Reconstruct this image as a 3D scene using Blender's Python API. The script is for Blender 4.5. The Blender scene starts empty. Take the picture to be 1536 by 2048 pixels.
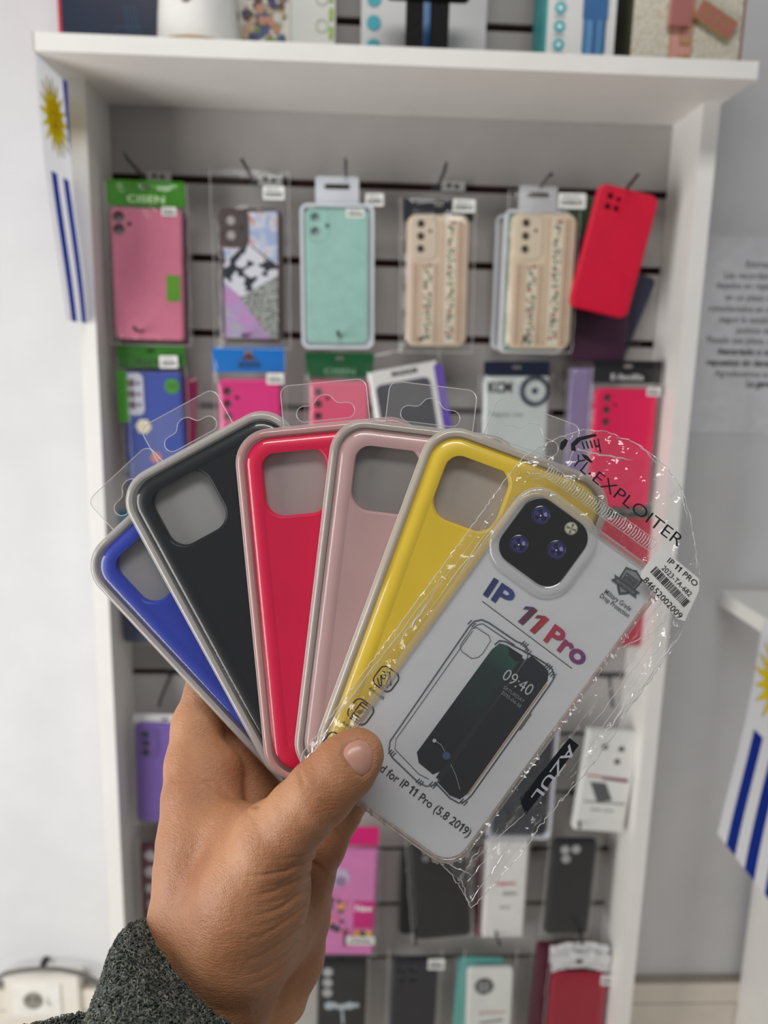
import bpy, math, random
import numpy as np
from mathutils import Vector, Matrix
from mathutils.geometry import delaunay_2d_cdt
from mathutils.bvhtree import BVHTree

S = bpy.context.scene
COL = S.collection
F = 1539.0                      # focal length in pixels of the 1536 x 2048 frame
D, H = 1.1045, 1.45             # camera distance to the slat wall, camera height
YAW, PITCH, ROLL = 0.0426, 0.1929, 0.0239

# ------------------------------------------------------------------ camera
def basis():
    cy, sy, cp, sp = math.cos(YAW), math.sin(YAW), math.cos(PITCH), math.sin(PITCH)
    f = Vector((sy * cp, cy * cp, -sp)); r = Vector((cy, -sy, 0)); u = r.cross(f)
    cr, sr = math.cos(ROLL), math.sin(ROLL)
    return cr * r + sr * u, -sr * r + cr * u, f
CR, CU, CF = basis()
CAM_LOC = Vector((0, -D, H))
camM = Matrix(((CR.x, CU.x, -CF.x, CAM_LOC.x), (CR.y, CU.y, -CF.y, CAM_LOC.y), (CR.z, CU.z, -CF.z, CAM_LOC.z), (0, 0, 0, 1)))
cd = bpy.data.cameras.new('camera'); cam = bpy.data.objects.new('camera', cd); COL.objects.link(cam)
cam.matrix_world = camM
cd.sensor_fit = 'VERTICAL'; cd.sensor_height = 34.6; cd.lens = F / 2048 * 34.6
cd.clip_start = 0.01
cd.dof.use_dof = True; cd.dof.focus_distance = 0.332; cd.dof.aperture_fstop = 7.2
S.camera = cam

# ------------------------------------------------------------------ light and exposure
S.view_settings.view_transform = 'Standard'; S.view_settings.look = 'None'
S.view_settings.gamma = 1.0; S.view_settings.use_curve_mapping = False
S.view_settings.exposure = 0.08
S.cycles.transparent_max_bounces = 40
S.cycles.max_bounces = 10
S.cycles.sample_clamp_indirect = 6.0
W = bpy.data.worlds.new('shop_surroundings'); S.world = W; W.use_nodes = True
bg = W.node_tree.nodes['Background']
bg.inputs[0].default_value = (0.93, 0.96, 1.0, 1); bg.inputs[1].default_value = 0.16
def area(name, loc, target, sx, sy, power, color=(1, 1, 1)):
    l = bpy.data.lights.new(name, 'AREA'); l.shape = 'RECTANGLE'; l.size = sx; l.size_y = sy; l.energy = power; l.color = color
    o = bpy.data.objects.new(name, l); COL.objects.link(o); o.location = loc
    d = Vector(target) - Vector(loc); o.rotation_euler = d.to_track_quat('-Z', 'Y').to_euler()
    return o
area('shop_window_light', (-1.25, -1.0, H - 0.42), (-0.2, 0.0, H - 0.15), 0.7, 1.5, 19, (1.0, 0.985, 0.96))
area('ceiling_lamp_light', (-0.1, -1.45, H + 1.35), (-0.05, -0.4, H - 0.02), 1.2, 0.35, 13.5, (1.0, 0.98, 0.95))

# ------------------------------------------------------------------ helpers
def P(px, py, y):
    """point where the sight line of a photo pixel meets the vertical plane y"""
    d = CR * ((px - 768) / F) - CU * ((py - 1024) / F) + CF
    return d * ((D + y) / d.y) + CAM_LOC
def CP(px, py, d):
    return Vector(((px - 768) / F * d, -(py - 1024) / F * d, -d))
def lin(c):
    return tuple((x / 255 / 12.92) if x / 255 <= 0.04045 else ((x / 255 + 0.055) / 1.055) ** 2.4 for x in c)
MATS = {}
def nodes(name):
    m = bpy.data.materials.new(name); m.use_nodes = True
    return m, m.node_tree.nodes, m.node_tree.links
def mat(rgb, rough=0.5, spec=0.5, noise=0.06, bump=0.0, scale=60, metal=0.0, coat=0.0, sss=0.0, name='surface', emit=0):
    """procedural painted / plastic / paper surface: colour mottled by noise, optional noise bump"""
    k = (tuple(rgb), rough, spec, noise, bump, scale, metal, coat, sss)
    if k in MATS: return MATS[k]
    m, N, L = nodes(name + '_%d_%d_%d' % tuple(int(x) for x in rgb))
    b = N['Principled BSDF']; c = lin(rgb)
    tc = N.new('ShaderNodeTexCoord'); nz = N.new('ShaderNodeTexNoise'); nz.inputs['Scale'].default_value = scale; nz.inputs['Detail'].default_value = 4
    L.new(tc.outputs['Object'], nz.inputs['Vector'])
    rp = N.new('ShaderNodeValToRGB'); L.new(nz.outputs['Fac'], rp.inputs['Fac'])
    rp.color_ramp.elements[0].position = 0.3; rp.color_ramp.elements[1].position = 0.7
    rp.color_ramp.elements[0].color = (*[x * (1 - noise) for x in c], 1); rp.color_ramp.elements[1].color = (*[min(1, x * (1 + noise)) for x in c], 1)
    L.new(rp.outputs['Color'], b.inputs['Base Color'])
    b.inputs['Roughness'].default_value = rough; b.inputs['Specular IOR Level'].default_value = spec; b.inputs['Metallic'].default_value = metal
    b.inputs['Coat Weight'].default_value = coat; b.inputs['Coat Roughness'].default_value = 0.08
    if sss:
        b.inputs['Subsurface Weight'].default_value = sss; b.inputs['Subsurface Radius'].default_value = (0.008, 0.003, 0.0015); b.inputs['Subsurface Scale'].default_value = 1.0
    if bump:
        bp = N.new('ShaderNodeBump'); bp.inputs['Strength'].default_value = bump; bp.inputs['Distance'].default_value = 0.002
        L.new(nz.outputs['Fac'], bp.inputs['Height']); L.new(bp.outputs['Normal'], b.inputs['Normal'])
    MATS[k] = m
    return m
def film(name, haze=0.05, hazecol=(235, 235, 235), gloss=0.06, edge=0.5, rough=0.04, bump=0.0, scale=40, tint=(255, 255, 255)):
    """thin clear plastic: see-through, glossier at grazing angles, a little milky"""
    k = (name, haze, hazecol, gloss, edge, rough, bump, scale, tint)
    if k in MATS: return MATS[k]
    m, N, L = nodes(name)
    N.remove(N['Principled BSDF']); out = N['Material Output']
    tr = N.new('ShaderNodeBsdfTransparent'); tr.inputs[0].default_value = (*lin(tint), 1)
    gl = N.new('ShaderNodeBsdfGlossy'); gl.inputs['Roughness'].default_value = rough
    df = N.new('ShaderNodeBsdfDiffuse'); df.inputs[0].default_value = (*lin(hazecol), 1)
    m1 = N.new('ShaderNodeMixShader'); m1.inputs[0].default_value = haze
    L.new(tr.outputs[0], m1.inputs[1]); L.new(df.outputs[0], m1.inputs[2])
    lw = N.new('ShaderNodeLayerWeight'); pw = N.new('ShaderNodeMath'); pw.operation = 'POWER'; pw.inputs[1].default_value = 3.0
    L.new(lw.outputs['Facing'], pw.inputs[0])
    ml = N.new('ShaderNodeMath'); ml.operation = 'MULTIPLY_ADD'; ml.inputs[1].default_value = edge; ml.inputs[2].default_value = gloss
    L.new(pw.outputs[0], ml.inputs[0])
    m2 = N.new('ShaderNodeMixShader'); L.new(ml.outputs[0], m2.inputs[0]); L.new(m1.outputs[0], m2.inputs[1]); L.new(gl.outputs[0], m2.inputs[2])
    L.new(m2.outputs[0], out.inputs[0])
    if bump:
        tc = N.new('ShaderNodeTexCoord'); nz = N.new('ShaderNodeTexNoise'); nz.inputs['Scale'].default_value = scale; nz.inputs['Detail'].default_value = 3
        L.new(tc.outputs['Object'], nz.inputs['Vector'])
        bp = N.new('ShaderNodeBump'); bp.inputs['Strength'].default_value = bump; bp.inputs['Distance'].default_value = 0.004
        L.new(nz.outputs['Fac'], bp.inputs['Height']); L.new(bp.outputs['Normal'], gl.inputs['Normal']); L.new(bp.outputs['Normal'], lw.inputs['Normal'])
    MATS[k] = m
    return m
def ramp_mat(name, axis, stops, lo, hi, rough=0.45, noise=None):
    """printed artwork whose ink colour runs along one axis of the thing"""
    m, N, L = nodes(name); b = N['Principled BSDF']; b.inputs['Roughness'].default_value = rough
    tc = N.new('ShaderNodeTexCoord'); sp = N.new('ShaderNodeSeparateXYZ'); L.new(tc.outputs['Object'], sp.inputs[0])
    mr = N.new('ShaderNodeMapRange'); mr.inputs[1].default_value = lo; mr.inputs[2].default_value = hi
    L.new(sp.outputs[axis], mr.inputs[0])
    rp = N.new('ShaderNodeValToRGB'); E = rp.color_ramp.elements
    while len(E) < len(stops): E.new(0.5)
    for e, (p, c) in zip(E, stops): e.position = p; e.color = (*lin(c), 1)
    if noise:
        nz = N.new('ShaderNodeTexNoise'); nz.inputs['Scale'].default_value = noise; nz.inputs['Detail'].default_value = 5
        L.new(tc.outputs['Object'], nz.inputs['Vector'])
        ad = N.new('ShaderNodeMath'); ad.operation = 'MULTIPLY_ADD'; ad.inputs[1].default_value = 0.5; L.new(nz.outputs['Fac'], ad.inputs[0])
        sb = N.new('ShaderNodeMath'); sb.operation = 'SUBTRACT'; sb.inputs[1].default_value = 0.25
        L.new(mr.outputs[0], ad.inputs[2]); L.new(ad.outputs[0], sb.inputs[0]); L.new(sb.outputs[0], rp.inputs[0])
    else: L.new(mr.outputs[0], rp.inputs[0])
    L.new(rp.outputs[0], b.inputs['Base Color'])
    return m

class MB:
    def __init__(s): s.v = []; s.f = []; s.m = []; s.mats = []
    def mi(s, m):
        if m not in s.mats: s.mats.append(m)
        return s.mats.index(m)
    def add(s, vs, fs, m, M=None):
        n = len(s.v); i = s.mi(m)
        for v in vs: s.v.append(tuple(M @ Vector(v)) if M is not None else tuple(v))
        for f in fs: s.f.append([n + a for a in f]); s.m.append(i)
    def box(s, lo, hi, m, M=None):
        a, b = lo, hi
        vs = [(x, y, z) for x in (a[0], b[0]) for y in (a[1], b[1]) for z in (a[2], b[2])]
        s.add(vs, [(0, 1, 3, 2), (4, 6, 7, 5), (0, 4, 5, 1), (2, 3, 7, 6), (0, 2, 6, 4), (1, 5, 7, 3)], m, M)
    def poly(s, pts, z, m, M=None):
        s.add([(p[0], p[1], z) for p in pts], [tuple(range(len(pts)))], m, M)
    def tube(s, pts, r, m, n=8, M=None, close=False):
        pts = [Vector(p) for p in pts]; N_ = len(pts); vs = []; fs = []
        rr = r if isinstance(r, (list, tuple)) else [r] * N_
        ref = None
        for i, p in enumerate(pts):
            a = pts[(i - 1) % N_] if (close or i > 0) else p; b = pts[(i + 1) % N_] if (close or i < N_ - 1) else p
            t = (b - a).normalized()
            if ref is None: ref = Vector((0, 0, 1)) if abs(t.z) < 0.9 else Vector((1, 0, 0))
            x = (ref - t * ref.dot(t)); x = x.normalized() if x.length > 1e-6 else t.orthogonal().normalized()
            ref = x; y = t.cross(x)
            for k in range(n):
                an = 2 * math.pi * k / n; vs.append(p + (x * math.cos(an) + y * math.sin(an)) * rr[i])
        for i in range(N_ if close else N_ - 1):
            j = (i + 1) % N_
            for k in range(n): fs.append((i * n + k, i * n + (k + 1) % n, j * n + (k + 1) % n, j * n + k))
        if not close: fs.append(tuple(range(n - 1, -1, -1))); fs.append(tuple((N_ - 1) * n + k for k in range(n)))
        s.add(vs, fs, m, M)
    def lathe(s, prof, m, n=40, M=None):
        vs = [(r * math.cos(2 * math.pi * k / n), r * math.sin(2 * math.pi * k / n), z) for r, z in prof for k in range(n)]
        fs = [(i * n + k, i * n + (k + 1) % n, (i + 1) * n + (k + 1) % n, (i + 1) * n + k) for i in range(len(prof) - 1) for k in range(n)]
        fs.append(tuple(range(n - 1, -1, -1))); fs.append(tuple((len(prof) - 1) * n + k for k in range(n)))
        s.add(vs, fs, m, M)
    def build(s, name, parent=None, M=None, smooth=True, angle=35):
        me = bpy.data.meshes.new(name); me.from_pydata(s.v, [], s.f)
        for m in s.mats: me.materials.append(m)
        me.polygons.foreach_set('material_index', s.m)
        me.update()
        if smooth:
            me.polygons.foreach_set('use_smooth', [True] * len(me.polygons)); me.set_sharp_from_angle(angle=math.radians(angle))
        o = bpy.data.objects.new(name, me); COL.objects.link(o)
        if parent is not None: o.parent = parent
        if M is not None: o.matrix_local = M
        return o
def tag(o, label, cat, group=None, kind=None):
    o['label'] = label; o['category'] = cat
    if group: o['group'] = group
    if kind: o['kind'] = kind
    return o
def thing(name, label, cat, M, group=None):
    o = bpy.data.objects.new(name, None); COL.objects.link(o); o.matrix_world = M; o.empty_display_size = 0.02
    return tag(o, label, cat, group)
def structure(mb, name):
    o = mb.build(name); o['kind'] = 'structure'; return o

def rrect(w, h, r, n=8, cx=0.0, cy=0.0):
    r = max(min(r, w / 2 - 1e-6, h / 2 - 1e-6), 1e-6); pts = []
    for (sx, sy, a0) in ((1, 1, 0), (-1, 1, 90), (-1, -1, 180), (1, -1, 270)):
        for k in range(n + 1):
            a = math.radians(a0 + 90 * k / n)
            pts.append((cx + sx * (w / 2 - r) + r * math.cos(a), cy + sy * (h / 2 - r) + r * math.sin(a)))
    return pts
def circ(cx, cy, r, n=24, ry=None):
    return [(cx + r * math.cos(2 * math.pi * k / n), cy + (ry or r) * math.sin(2 * math.pi * k / n)) for k in range(n)]
def cap(mb, loops, z, m, M=None, flip=False):
    """flat face with holes"""
    if len(loops) == 1:
        l = loops[0]; mb.add([(p[0], p[1], z) for p in l], [tuple(range(len(l)))[::-1 if flip else 1]], m, M); return
    cs = [Vector((p[0], p[1])) for l in loops for p in l]; es = []; n0 = 0
    for l in loops:
        es += [(n0 + i, n0 + (i + 1) % len(l)) for i in range(len(l))]; n0 += len(l)
    vv, ee, ff, _, _, _ = delaunay_2d_cdt(cs, es, [], 1, 1e-7)
    def inl(q, l):
        k = False
        for i in range(len(l)):
            a, c = l[i], l[(i + 1) % len(l)]
            if (a[1] > q.y) != (c[1] > q.y) and q.x < (c[0] - a[0]) * (q.y - a[1]) / (c[1] - a[1]) + a[0]: k = not k
        return k
    fs = []
    for t in ff:
        g = sum((vv[i] for i in t), Vector((0, 0))) / len(t)
        if any(inl(g, l) for l in loops[1:]): continue
        a, b, c = (vv[i] for i in t[:3]); ccw = (b.x - a.x) * (c.y - a.y) - (b.y - a.y) * (c.x - a.x) > 0
        fs.append(tuple(t) if ccw != flip else tuple(reversed(t)))
    mb.add([(p.x, p.y, z) for p in vv], fs, m, M)
def walls(mb, loops3, m, M=None, flip=False):
    n = len(loops3[0]); vs = [p for l in loops3 for p in l]; fs = []
    for i in range(len(loops3) - 1):
        for k in range(n):
            q = (i * n + k, i * n + (k + 1) % n, (i + 1) * n + (k + 1) % n, (i + 1) * n + k)
            fs.append(q[::-1] if flip else q)
    mb.add(vs, fs, m, M)
def plate(mb, w, h, r, prof, m, cx=0.0, cy=0.0, holes=(), z_floor=None, M=None, back=True, n=8, captop=True):
    """rounded plate; prof = [(inset, z)...] from the back to the front, holes cut right through"""
    ls = [[(x, y, z) for x, y in rrect(w - 2 * i, h - 2 * i, r - i, n, cx, cy)] for i, z in prof]
    walls(mb, ls, m, M)
    top = prof[-1]; hl = [list(hh) for hh in holes]
    if captop: cap(mb, [[p[:2] for p in ls[-1]]] + hl, top[1], m, M)
    zb = prof[0][1]
    if back: cap(mb, [[p[:2] for p in ls[0]]] + hl, zb, m, M, flip=True)
    for hh in hl:
        walls(mb, [[(x, y, zb) for x, y in hh], [(x, y, top[1]) for x, y in hh]], m, M, flip=True)

TXT = {}
def text_geo(s, bold=0.0, shear=0.0):
    k = (s, bold, shear)
    if k not in TXT:
        c = bpy.data.curves.new('lettering', 'FONT'); c.body = s; c.size = 1; c.offset = bold; c.shear = shear; c.resolution_u = 4
        o = bpy.data.objects.new('lettering', c); me = o.to_mesh()
        vs = [tuple(v.co) for v in me.vertices]; fs = [tuple(p.vertices) for p in me.polygons]
        o.to_mesh_clear(); bpy.data.objects.remove(o); bpy.data.curves.remove(c)
        TXT[k] = (vs, fs)
    return TXT[k]
ONE = [(0.17, 0.0), (0.30, 0.0), (0.30, 0.69), (0.19, 0.69), (0.02, 0.55), (0.02, 0.44), (0.17, 0.53)]
def text_line(s, bold, shear):
    if '1' not in s: return text_geo(s, bold, shear)
    vs, fs, pen, seg = [], [], 0.0, ''
    def flush():
        nonlocal pen, seg
        if seg:
            v, f = text_geo(seg, bold, shear); n = len(vs); a = min((p[0] for p in v), default=0)
            vs.extend((p[0] + pen, p[1], 0) for p in v); fs.extend(tuple(n + i for i in q) for q in f)
            pen += max((p[0] for p in v), default=0) + 0.06 + 0.22 * (len(seg) - len(seg.rstrip())); seg = ''
    k = bold * 0.9
    for ch in s:
        if ch == '1':
            flush(); n = len(vs)
            vs.extend((x + pen + (k if x > 0.2 else -k * 0.6) + shear * y, y + (k if y > 0.5 else 0) - (k if y == 0 else 0), 0) for x, y in ONE); fs.append(tuple(range(n, n + 7))); pen += 0.42
        else: seg += ch
    flush()
    return vs, fs
def text(mb, s, x0, y0, ang, width, height, m, z, bold=0.0, shear=0.0, M=None):
    """lettering from (x0,y0) along ang (local frame), fitted to a width and a cap height"""
    vs, fs = text_line(s, bold, shear)
    if not vs: return
    xs = [v[0] for v in vs]; a, b = min(xs), max(xs)
    sx = width / max(b - a, 1e-6); sy = height / 0.69
    ca, sa = math.cos(ang), math.sin(ang); out = []
    for v in vs:
        X, Y = (v[0] - a) * sx, v[1] * sy
        out.append((x0 + X * ca - Y * sa, y0 + X * sa + Y * ca, z))
    mb.add(out, fs, m, M)

WHITE = mat((236, 234, 230), 0.5, 0.4, 0.02, 0.03, 25, name='white_melamine')
INK = mat((28, 28, 32), 0.5, name='ink'); INKW = mat((240, 240, 240), 0.5, name='ink')
EDGE = film('film_edge', 0.45, (240, 240, 238), 0.10, 0.4, 0.2)

# ------------------------------------------------------------------ room
XL, XR, DP, XRO, ZB, DB, TB = -0.3255, 0.4246, 0.0953, 0.4460, H + 0.3217, 0.1769, 0.0186
XLO = XL - 0.0205
wallm = mat((213, 213, 215), 0.75, 0.2, 0.03, 0.12, 14, name='painted_plaster')
b = MB(); b.box((-2.2, 0.016, 0), (2.2, 0.12, 3.1), wallm); structure(b, 'wall_back')
floorm = mat((205, 196, 182), 0.35, 0.5, 0.08, 0.02, 9, name='floor_tile')
b = MB(); b.box((-2.2, -3.2, -0.1), (2.2, 0.12, 0.0), floorm); structure(b, 'floor')
skm = mat((222, 214, 202), 0.4, 0.5, 0.04, 0.0, 20, name='dado_tile')
z1 = P(1350, 1968, 0.0).z; z2 = P(1350, 2006, 0.0).z
def dado(x0, x1, name):
    b = MB(); b.box((x0, 0.002, 0.0), (x1, 0.0158, z2 - 0.004), skm); b.box((x0, 0.006, z2 - 0.004), (x1, 0.0158, z2), mat((70, 62, 58), 0.8, name='grout'))
    b.box((x0, 0.0, z2), (x1, 0.0158, z1), skm); b.box((x0, 0.002, z1), (x1, 0.0158, z1 + 0.005), mat((150, 142, 134), 0.6, name='grout'))
    structure(b, name)
dado(XRO + 0.002, 2.2, 'trim_1'); dado(-2.2, XLO - 0.002, 'trim_2')

# display unit: slatted back, two side panels, board on top
root = thing('display_unit', 'white slat wall display unit with open front and a board on top', 'display unit', Matrix.Translation((0.05, 0, 0)))
def child(mb, name, root, **k):
    o = mb.build(name, root, **k); o.matrix_parent_inverse = Matrix.Translation((-0.05, 0, 0)) if root.name.startswith('display_unit') else Matrix(); return o
b = MB(); raw = mat((62, 36, 30), 0.8, 0.2, 0.15, 0, 40, name='raw_fibreboard')
b.box((XLO + 0.001, 0.008, 0.03), (XRO - 0.001, 0.0155, H + 0.85), raw)
slat = mat((180, 176, 173), 0.45, 0.4, 0.03, 0.02, 30, name='slat_board')
z0 = H + 0.233; zs = [z0 - 0.1 * k for k in range(-6, 13)]
prev = H + 0.85
for z in zs:
    if z < prev - 0.02:
        b.box((XLO + 0.001, 0.0, z + 0.005), (XRO - 0.001, 0.008, prev), slat)
    prev = z - 0.005
b.box((XLO + 0.001, 0.0, 0.03), (XRO - 0.001, 0.008, prev), slat)
child(b, 'back_panel', root)
for xa, xb in ((XLO, XL), (XR, XRO)):
    b = MB(); b.box((xa, -DP, 0.0), (xb, -0.0005, ZB), WHITE); child(b, 'side_panel', root)
BL = P(69, 98, -DB); BR = P(1514, 162, -DB)
b = MB(); b.box((BL.x, -DB, ZB), (BR.x, -0.0005, ZB + TB), WHITE)
b.box((BL.x - 0.0012, -DB, ZB), (BL.x, -0.0005, ZB + TB), mat((140, 122, 98), 0.7, name='edge_banding'))
child(b, 'top_board', root)

# ------------------------------------------------------------------ packs hanging on the slat wall
def hang_frame(tl, tr, bl, dist):
    a, b_, c = P(*tl, -dist), P(*tr, -dist), P(*bl, -dist)
    x = (b_ - a); w = x.length; x.normalize(); z = Vector((0, -1, 0)); y = z.cross(x); h = (a - c).dot(y)
    o = (a + b_) / 2
    M = Matrix(((x.x, y.x, z.x, o.x), (x.y, y.y, z.y, o.y), (x.z, y.z, z.z, o.z), (0, 0, 0, 1)))
    return M, w, h
BAG = film('bag_film', 0.008, (230, 230, 230), 0.035, 0.35, 0.09, 0.5, 45)
LABELW = mat((236, 236, 232), 0.55, name='label_paper')
def barcode(mb, x, y, w, h, z, seed=1, ang=0.0, M=None):
    rnd = random.Random(seed); t = 0
    while t < w:
        bw = rnd.choice((0.5, 0.8, 1.2)) * w / 60; ca, sa = math.cos(ang), math.sin(ang)
        q = [(t, 0), (min(t + bw, w), 0), (min(t + bw, w), h), (t, h)]
        mb.poly([(x + a * ca - c * sa, y + a * sa + c * ca) for a, c in q], z, INK, M); t += bw + rnd.choice((0.6, 0.9, 1.3)) * w / 60
def price_label(root, x, y, w, h, z, seed=1, ang=0.0):
    b = MB(); plate(b, w, h, 0.001, [(0, z), (0, z + 0.0003)], LABELW, x, y, n=2)
    barcode(b, x - w * 0.4, y - h * 0.3, w * 0.8, h * 0.35, z + 0.0005, seed); text(b, '0' + str(seed) + 'A12', x - w * 0.35, y + h * 0.15, 0, w * 0.6, h * 0.2, INK, z + 0.0005)
    return b.build('price_label', root)
def lens_holes(w, lens):
    return [circ(-w / 2 + fx * w, -fy * w, fr * w, 20) for fx, fy, fr in lens]
def phone_case(name, label, tl, tr, bl, dist, rgb, lens=(), thick=0.009, r=0.11, rough=0.4, coat=0.0, header=None, bag=0.0, sticker=None, group='phone cases hanging on the slat wall', inner=(120, 118, 118), island=None, extra=None, hole=True, bagtop=0.0, cat='phone case'):
    M, w, h = hang_frame(tl, tr, bl, dist)
    root = thing(name, label, cat, M, group)
    m = mat(rgb, rough, 0.5, 0.05, 0.0, 30, coat=coat, name='case_plastic')
    b = MB(); hl = lens_holes(w, lens)
    plate(b, w, h, r * w, [(0.0015, 0), (0, 0.002), (0, thick * 0.6), (0.0012, thick * 0.88), (0.0035, thick)], m, 0, -h / 2, holes=hl)
    if island:   # raised camera island
        fx, fy, fw, fh, irgb, rr = island
        im = mat(irgb, 0.35, 0.5, 0.04, 0, 30, coat=coat, name='case_plastic')
        inside = [c for c in hl if True]
        plate(b, fw * w, fh * w, rr * w, [(-0.001, thick - 0.001), (0, thick + 0.0006), (0.0008, thick + 0.0014)], im, -w / 2 + (fx + fw / 2) * w, -(fy + fh / 2) * w, holes=inside, back=False)
    b.build('case', root)
    if lens:
        b = MB(); plate(b, w * 0.9, h * 0.94, r * w * 0.8, [(0, 0.0008), (0, 0.002)], mat(inner, 0.5, name='inner_card'), 0, -h / 2, n=4); b.build('insert_card', root)
    if header:
        hrgb, y_up, y_dn, txt, trgb, hx = header   # in fractions of w
        b = MB(); hm = mat(hrgb, 0.3, 0.5, 0.05, 0, 30, coat=0.4, name='header_card')
        slot = rrect(w * 0.14, w * 0.05, w * 0.02, 4, 0, (y_up - 0.09) * w)
        plate(b, w * hx, (y_up - y_dn) * w, 0.0015, [(0, thick * 0.5), (0, thick * 0.5 + 0.0008)], hm, 0, (y_up + y_dn) / 2 * w, holes=[slot], n=3)
        if txt: text(b, txt, -w * 0.26, (y_dn + 0.05) * w, 0, w * 0.52, w * 0.09, mat(trgb, 0.5, name='ink'), thick * 0.5 + 0.0011, 0.02)
        b.build('header_card', root)
    if sticker:
        fx, fy, fw, fh, seed = sticker; price_label(root, -w / 2 + fx * w, -fy * w, fw * w, fh * w, thick + 0.0016, seed)
    if bag:
        b = MB(); g = bag * w; top = bagtop * w + g * 0.5
        bw, bh = w + 2 * g, h + top + g; nx, ny = 12, 20; rnd = random.Random(len(label)); vs = []
        for j in range(ny + 1):
            for i in range(nx + 1):
                x = -bw / 2 + bw * i / nx; y = top - bh * j / ny
                ed = min(i, nx - i, j, ny - j)
                z = thick + 0.0022 + rnd.uniform(-0.0008, 0.0012) if ed > 0 else thick * 0.35
                if y > 0: z = thick * 0.75 + rnd.uniform(0, 0.002) if ed > 0 else thick * 0.55
                vs.append((x + rnd.uniform(-1, 1) * 0.001, y, z))
        b.add(vs, [(j * (nx + 1) + i, (j + 1) * (nx + 1) + i, (j + 1) * (nx + 1) + i + 1, j * (nx + 1) + i + 1) for j in range(ny) for i in range(nx)], BAG)
        bo = b.build('bag', root, angle=80)
        eb = MB(); eb.tube([vs[j * (nx + 1)] for j in range(ny + 1)], 0.0005, EDGE, 4); eb.tube([vs[j * (nx + 1) + nx] for j in range(ny + 1)], 0.0005, EDGE, 4); eb.tube([vs[ny * (nx + 1) + i] for i in range(nx + 1)], 0.0005, EDGE, 4)
        eb.build('seam', bo)
    if extra: extra(root, w, h, thick)
    return root

def on_top(fn):   # prints / add-ons built as one extra part
    return fn

# --- first row
def x_pink(root, w, h, t):
    b = MB(); plate(b, 0.19 * w, 0.36 * w, 0.001, [(0, t + 0.0005), (0, t + 0.0009)], mat((88, 150, 20), 0.4, coat=0.3, name='green_sticker'), w * 0.36, -1.08 * w, n=2); b.build('size_sticker', root)
phone_case('phone_case', 'glossy rose pink phone case hanging under a bright green header card', (223, 416), (366, 421), (217, 678), 0.055, (212, 120, 146), [(0.12, 0.13, 0.082), (0.12, 0.30, 0.082), (0.27, 0.22, 0.03)], r=0.07, rough=0.25, coat=0.6, header=((58, 136, 8), 0.37, 0.03, 'CISEN', (200, 235, 180), 1.08), bag=0.07, sticker=(0.83, 0.04, 0.2, 0.12, 3), extra=x_pink, bagtop=0.3)
phone_case('phone_case', 'dark plum cased pack hanging directly behind the rose pink phone case', (240, 420), (378, 428), (236, 690), 0.030, (112, 62, 88), [], r=0.07, bag=0.05)

VOR = None
def leopard():
    m, N, L = nodes('leopard_print'); bs = N['Principled BSDF']; bs.inputs['Roughness'].default_value = 0.35
    tc = N.new('ShaderNodeTexCoord'); nz = N.new('ShaderNodeTexNoise'); nz.inputs['Scale'].default_value = 62; nz.inputs['Detail'].default_value = 1.5
    L.new(tc.outputs['Object'], nz.inputs[0]); rp = N.new('ShaderNodeValToRGB'); rp.color_ramp.interpolation = 'CONSTANT'
    rp.color_ramp.elements[0].color = (0.02, 0.025, 0.035, 1); rp.color_ramp.elements[1].color = (*lin((214, 214, 224)), 1); rp.color_ramp.elements[1].position = 0.49
    L.new(nz.outputs['Fac'], rp.inputs[0]); L.new(rp.outputs[0], bs.inputs['Base Color']); return m
def dotted(a, c, scale=380):
    m, N, L = nodes('speckled_print'); bs = N['Principled BSDF']; bs.inputs['Roughness'].default_value = 0.4
    tc = N.new('ShaderNodeTexCoord'); nz = N.new('ShaderNodeTexVoronoi'); nz.inputs['Scale'].default_value = scale
    L.new(tc.outputs['Object'], nz.inputs['Vector']); rp = N.new('ShaderNodeValToRGB'); rp.color_ramp.interpolation = 'CONSTANT'
    rp.color_ramp.elements[0].color = (*lin(a), 1); rp.color_ramp.elements[1].color = (*lin(c), 1); rp.color_ramp.elements[1].position = 0.42
    L.new(nz.outputs['Distance'], rp.inputs[0]); L.new(rp.outputs[0], bs.inputs['Base Color']); return m
def marble(a, c, d):
    m, N, L = nodes('marble_print'); bs = N['Principled BSDF']; bs.inputs['Roughness'].default_value = 0.35
    tc = N.new('ShaderNodeTexCoord'); nz = N.new('ShaderNodeTexNoise'); nz.inputs['Scale'].default_value = 38; nz.inputs['Detail'].default_value = 2; nz.inputs['Distortion'].default_value = 1.2
    L.new(tc.outputs['Object'], nz.inputs[0]); rp = N.new('ShaderNodeValToRGB'); rp.color_ramp.elements.new(0.5)
    for e, p, q in zip(rp.color_ramp.elements, (0.38, 0.5, 0.6), (a, c, d)): e.position = p; e.color = (*lin(q), 1)
    L.new(nz.outputs['Fac'], rp.inputs[0]); L.new(rp.outputs[0], bs.inputs['Base Color']); return m
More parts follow.
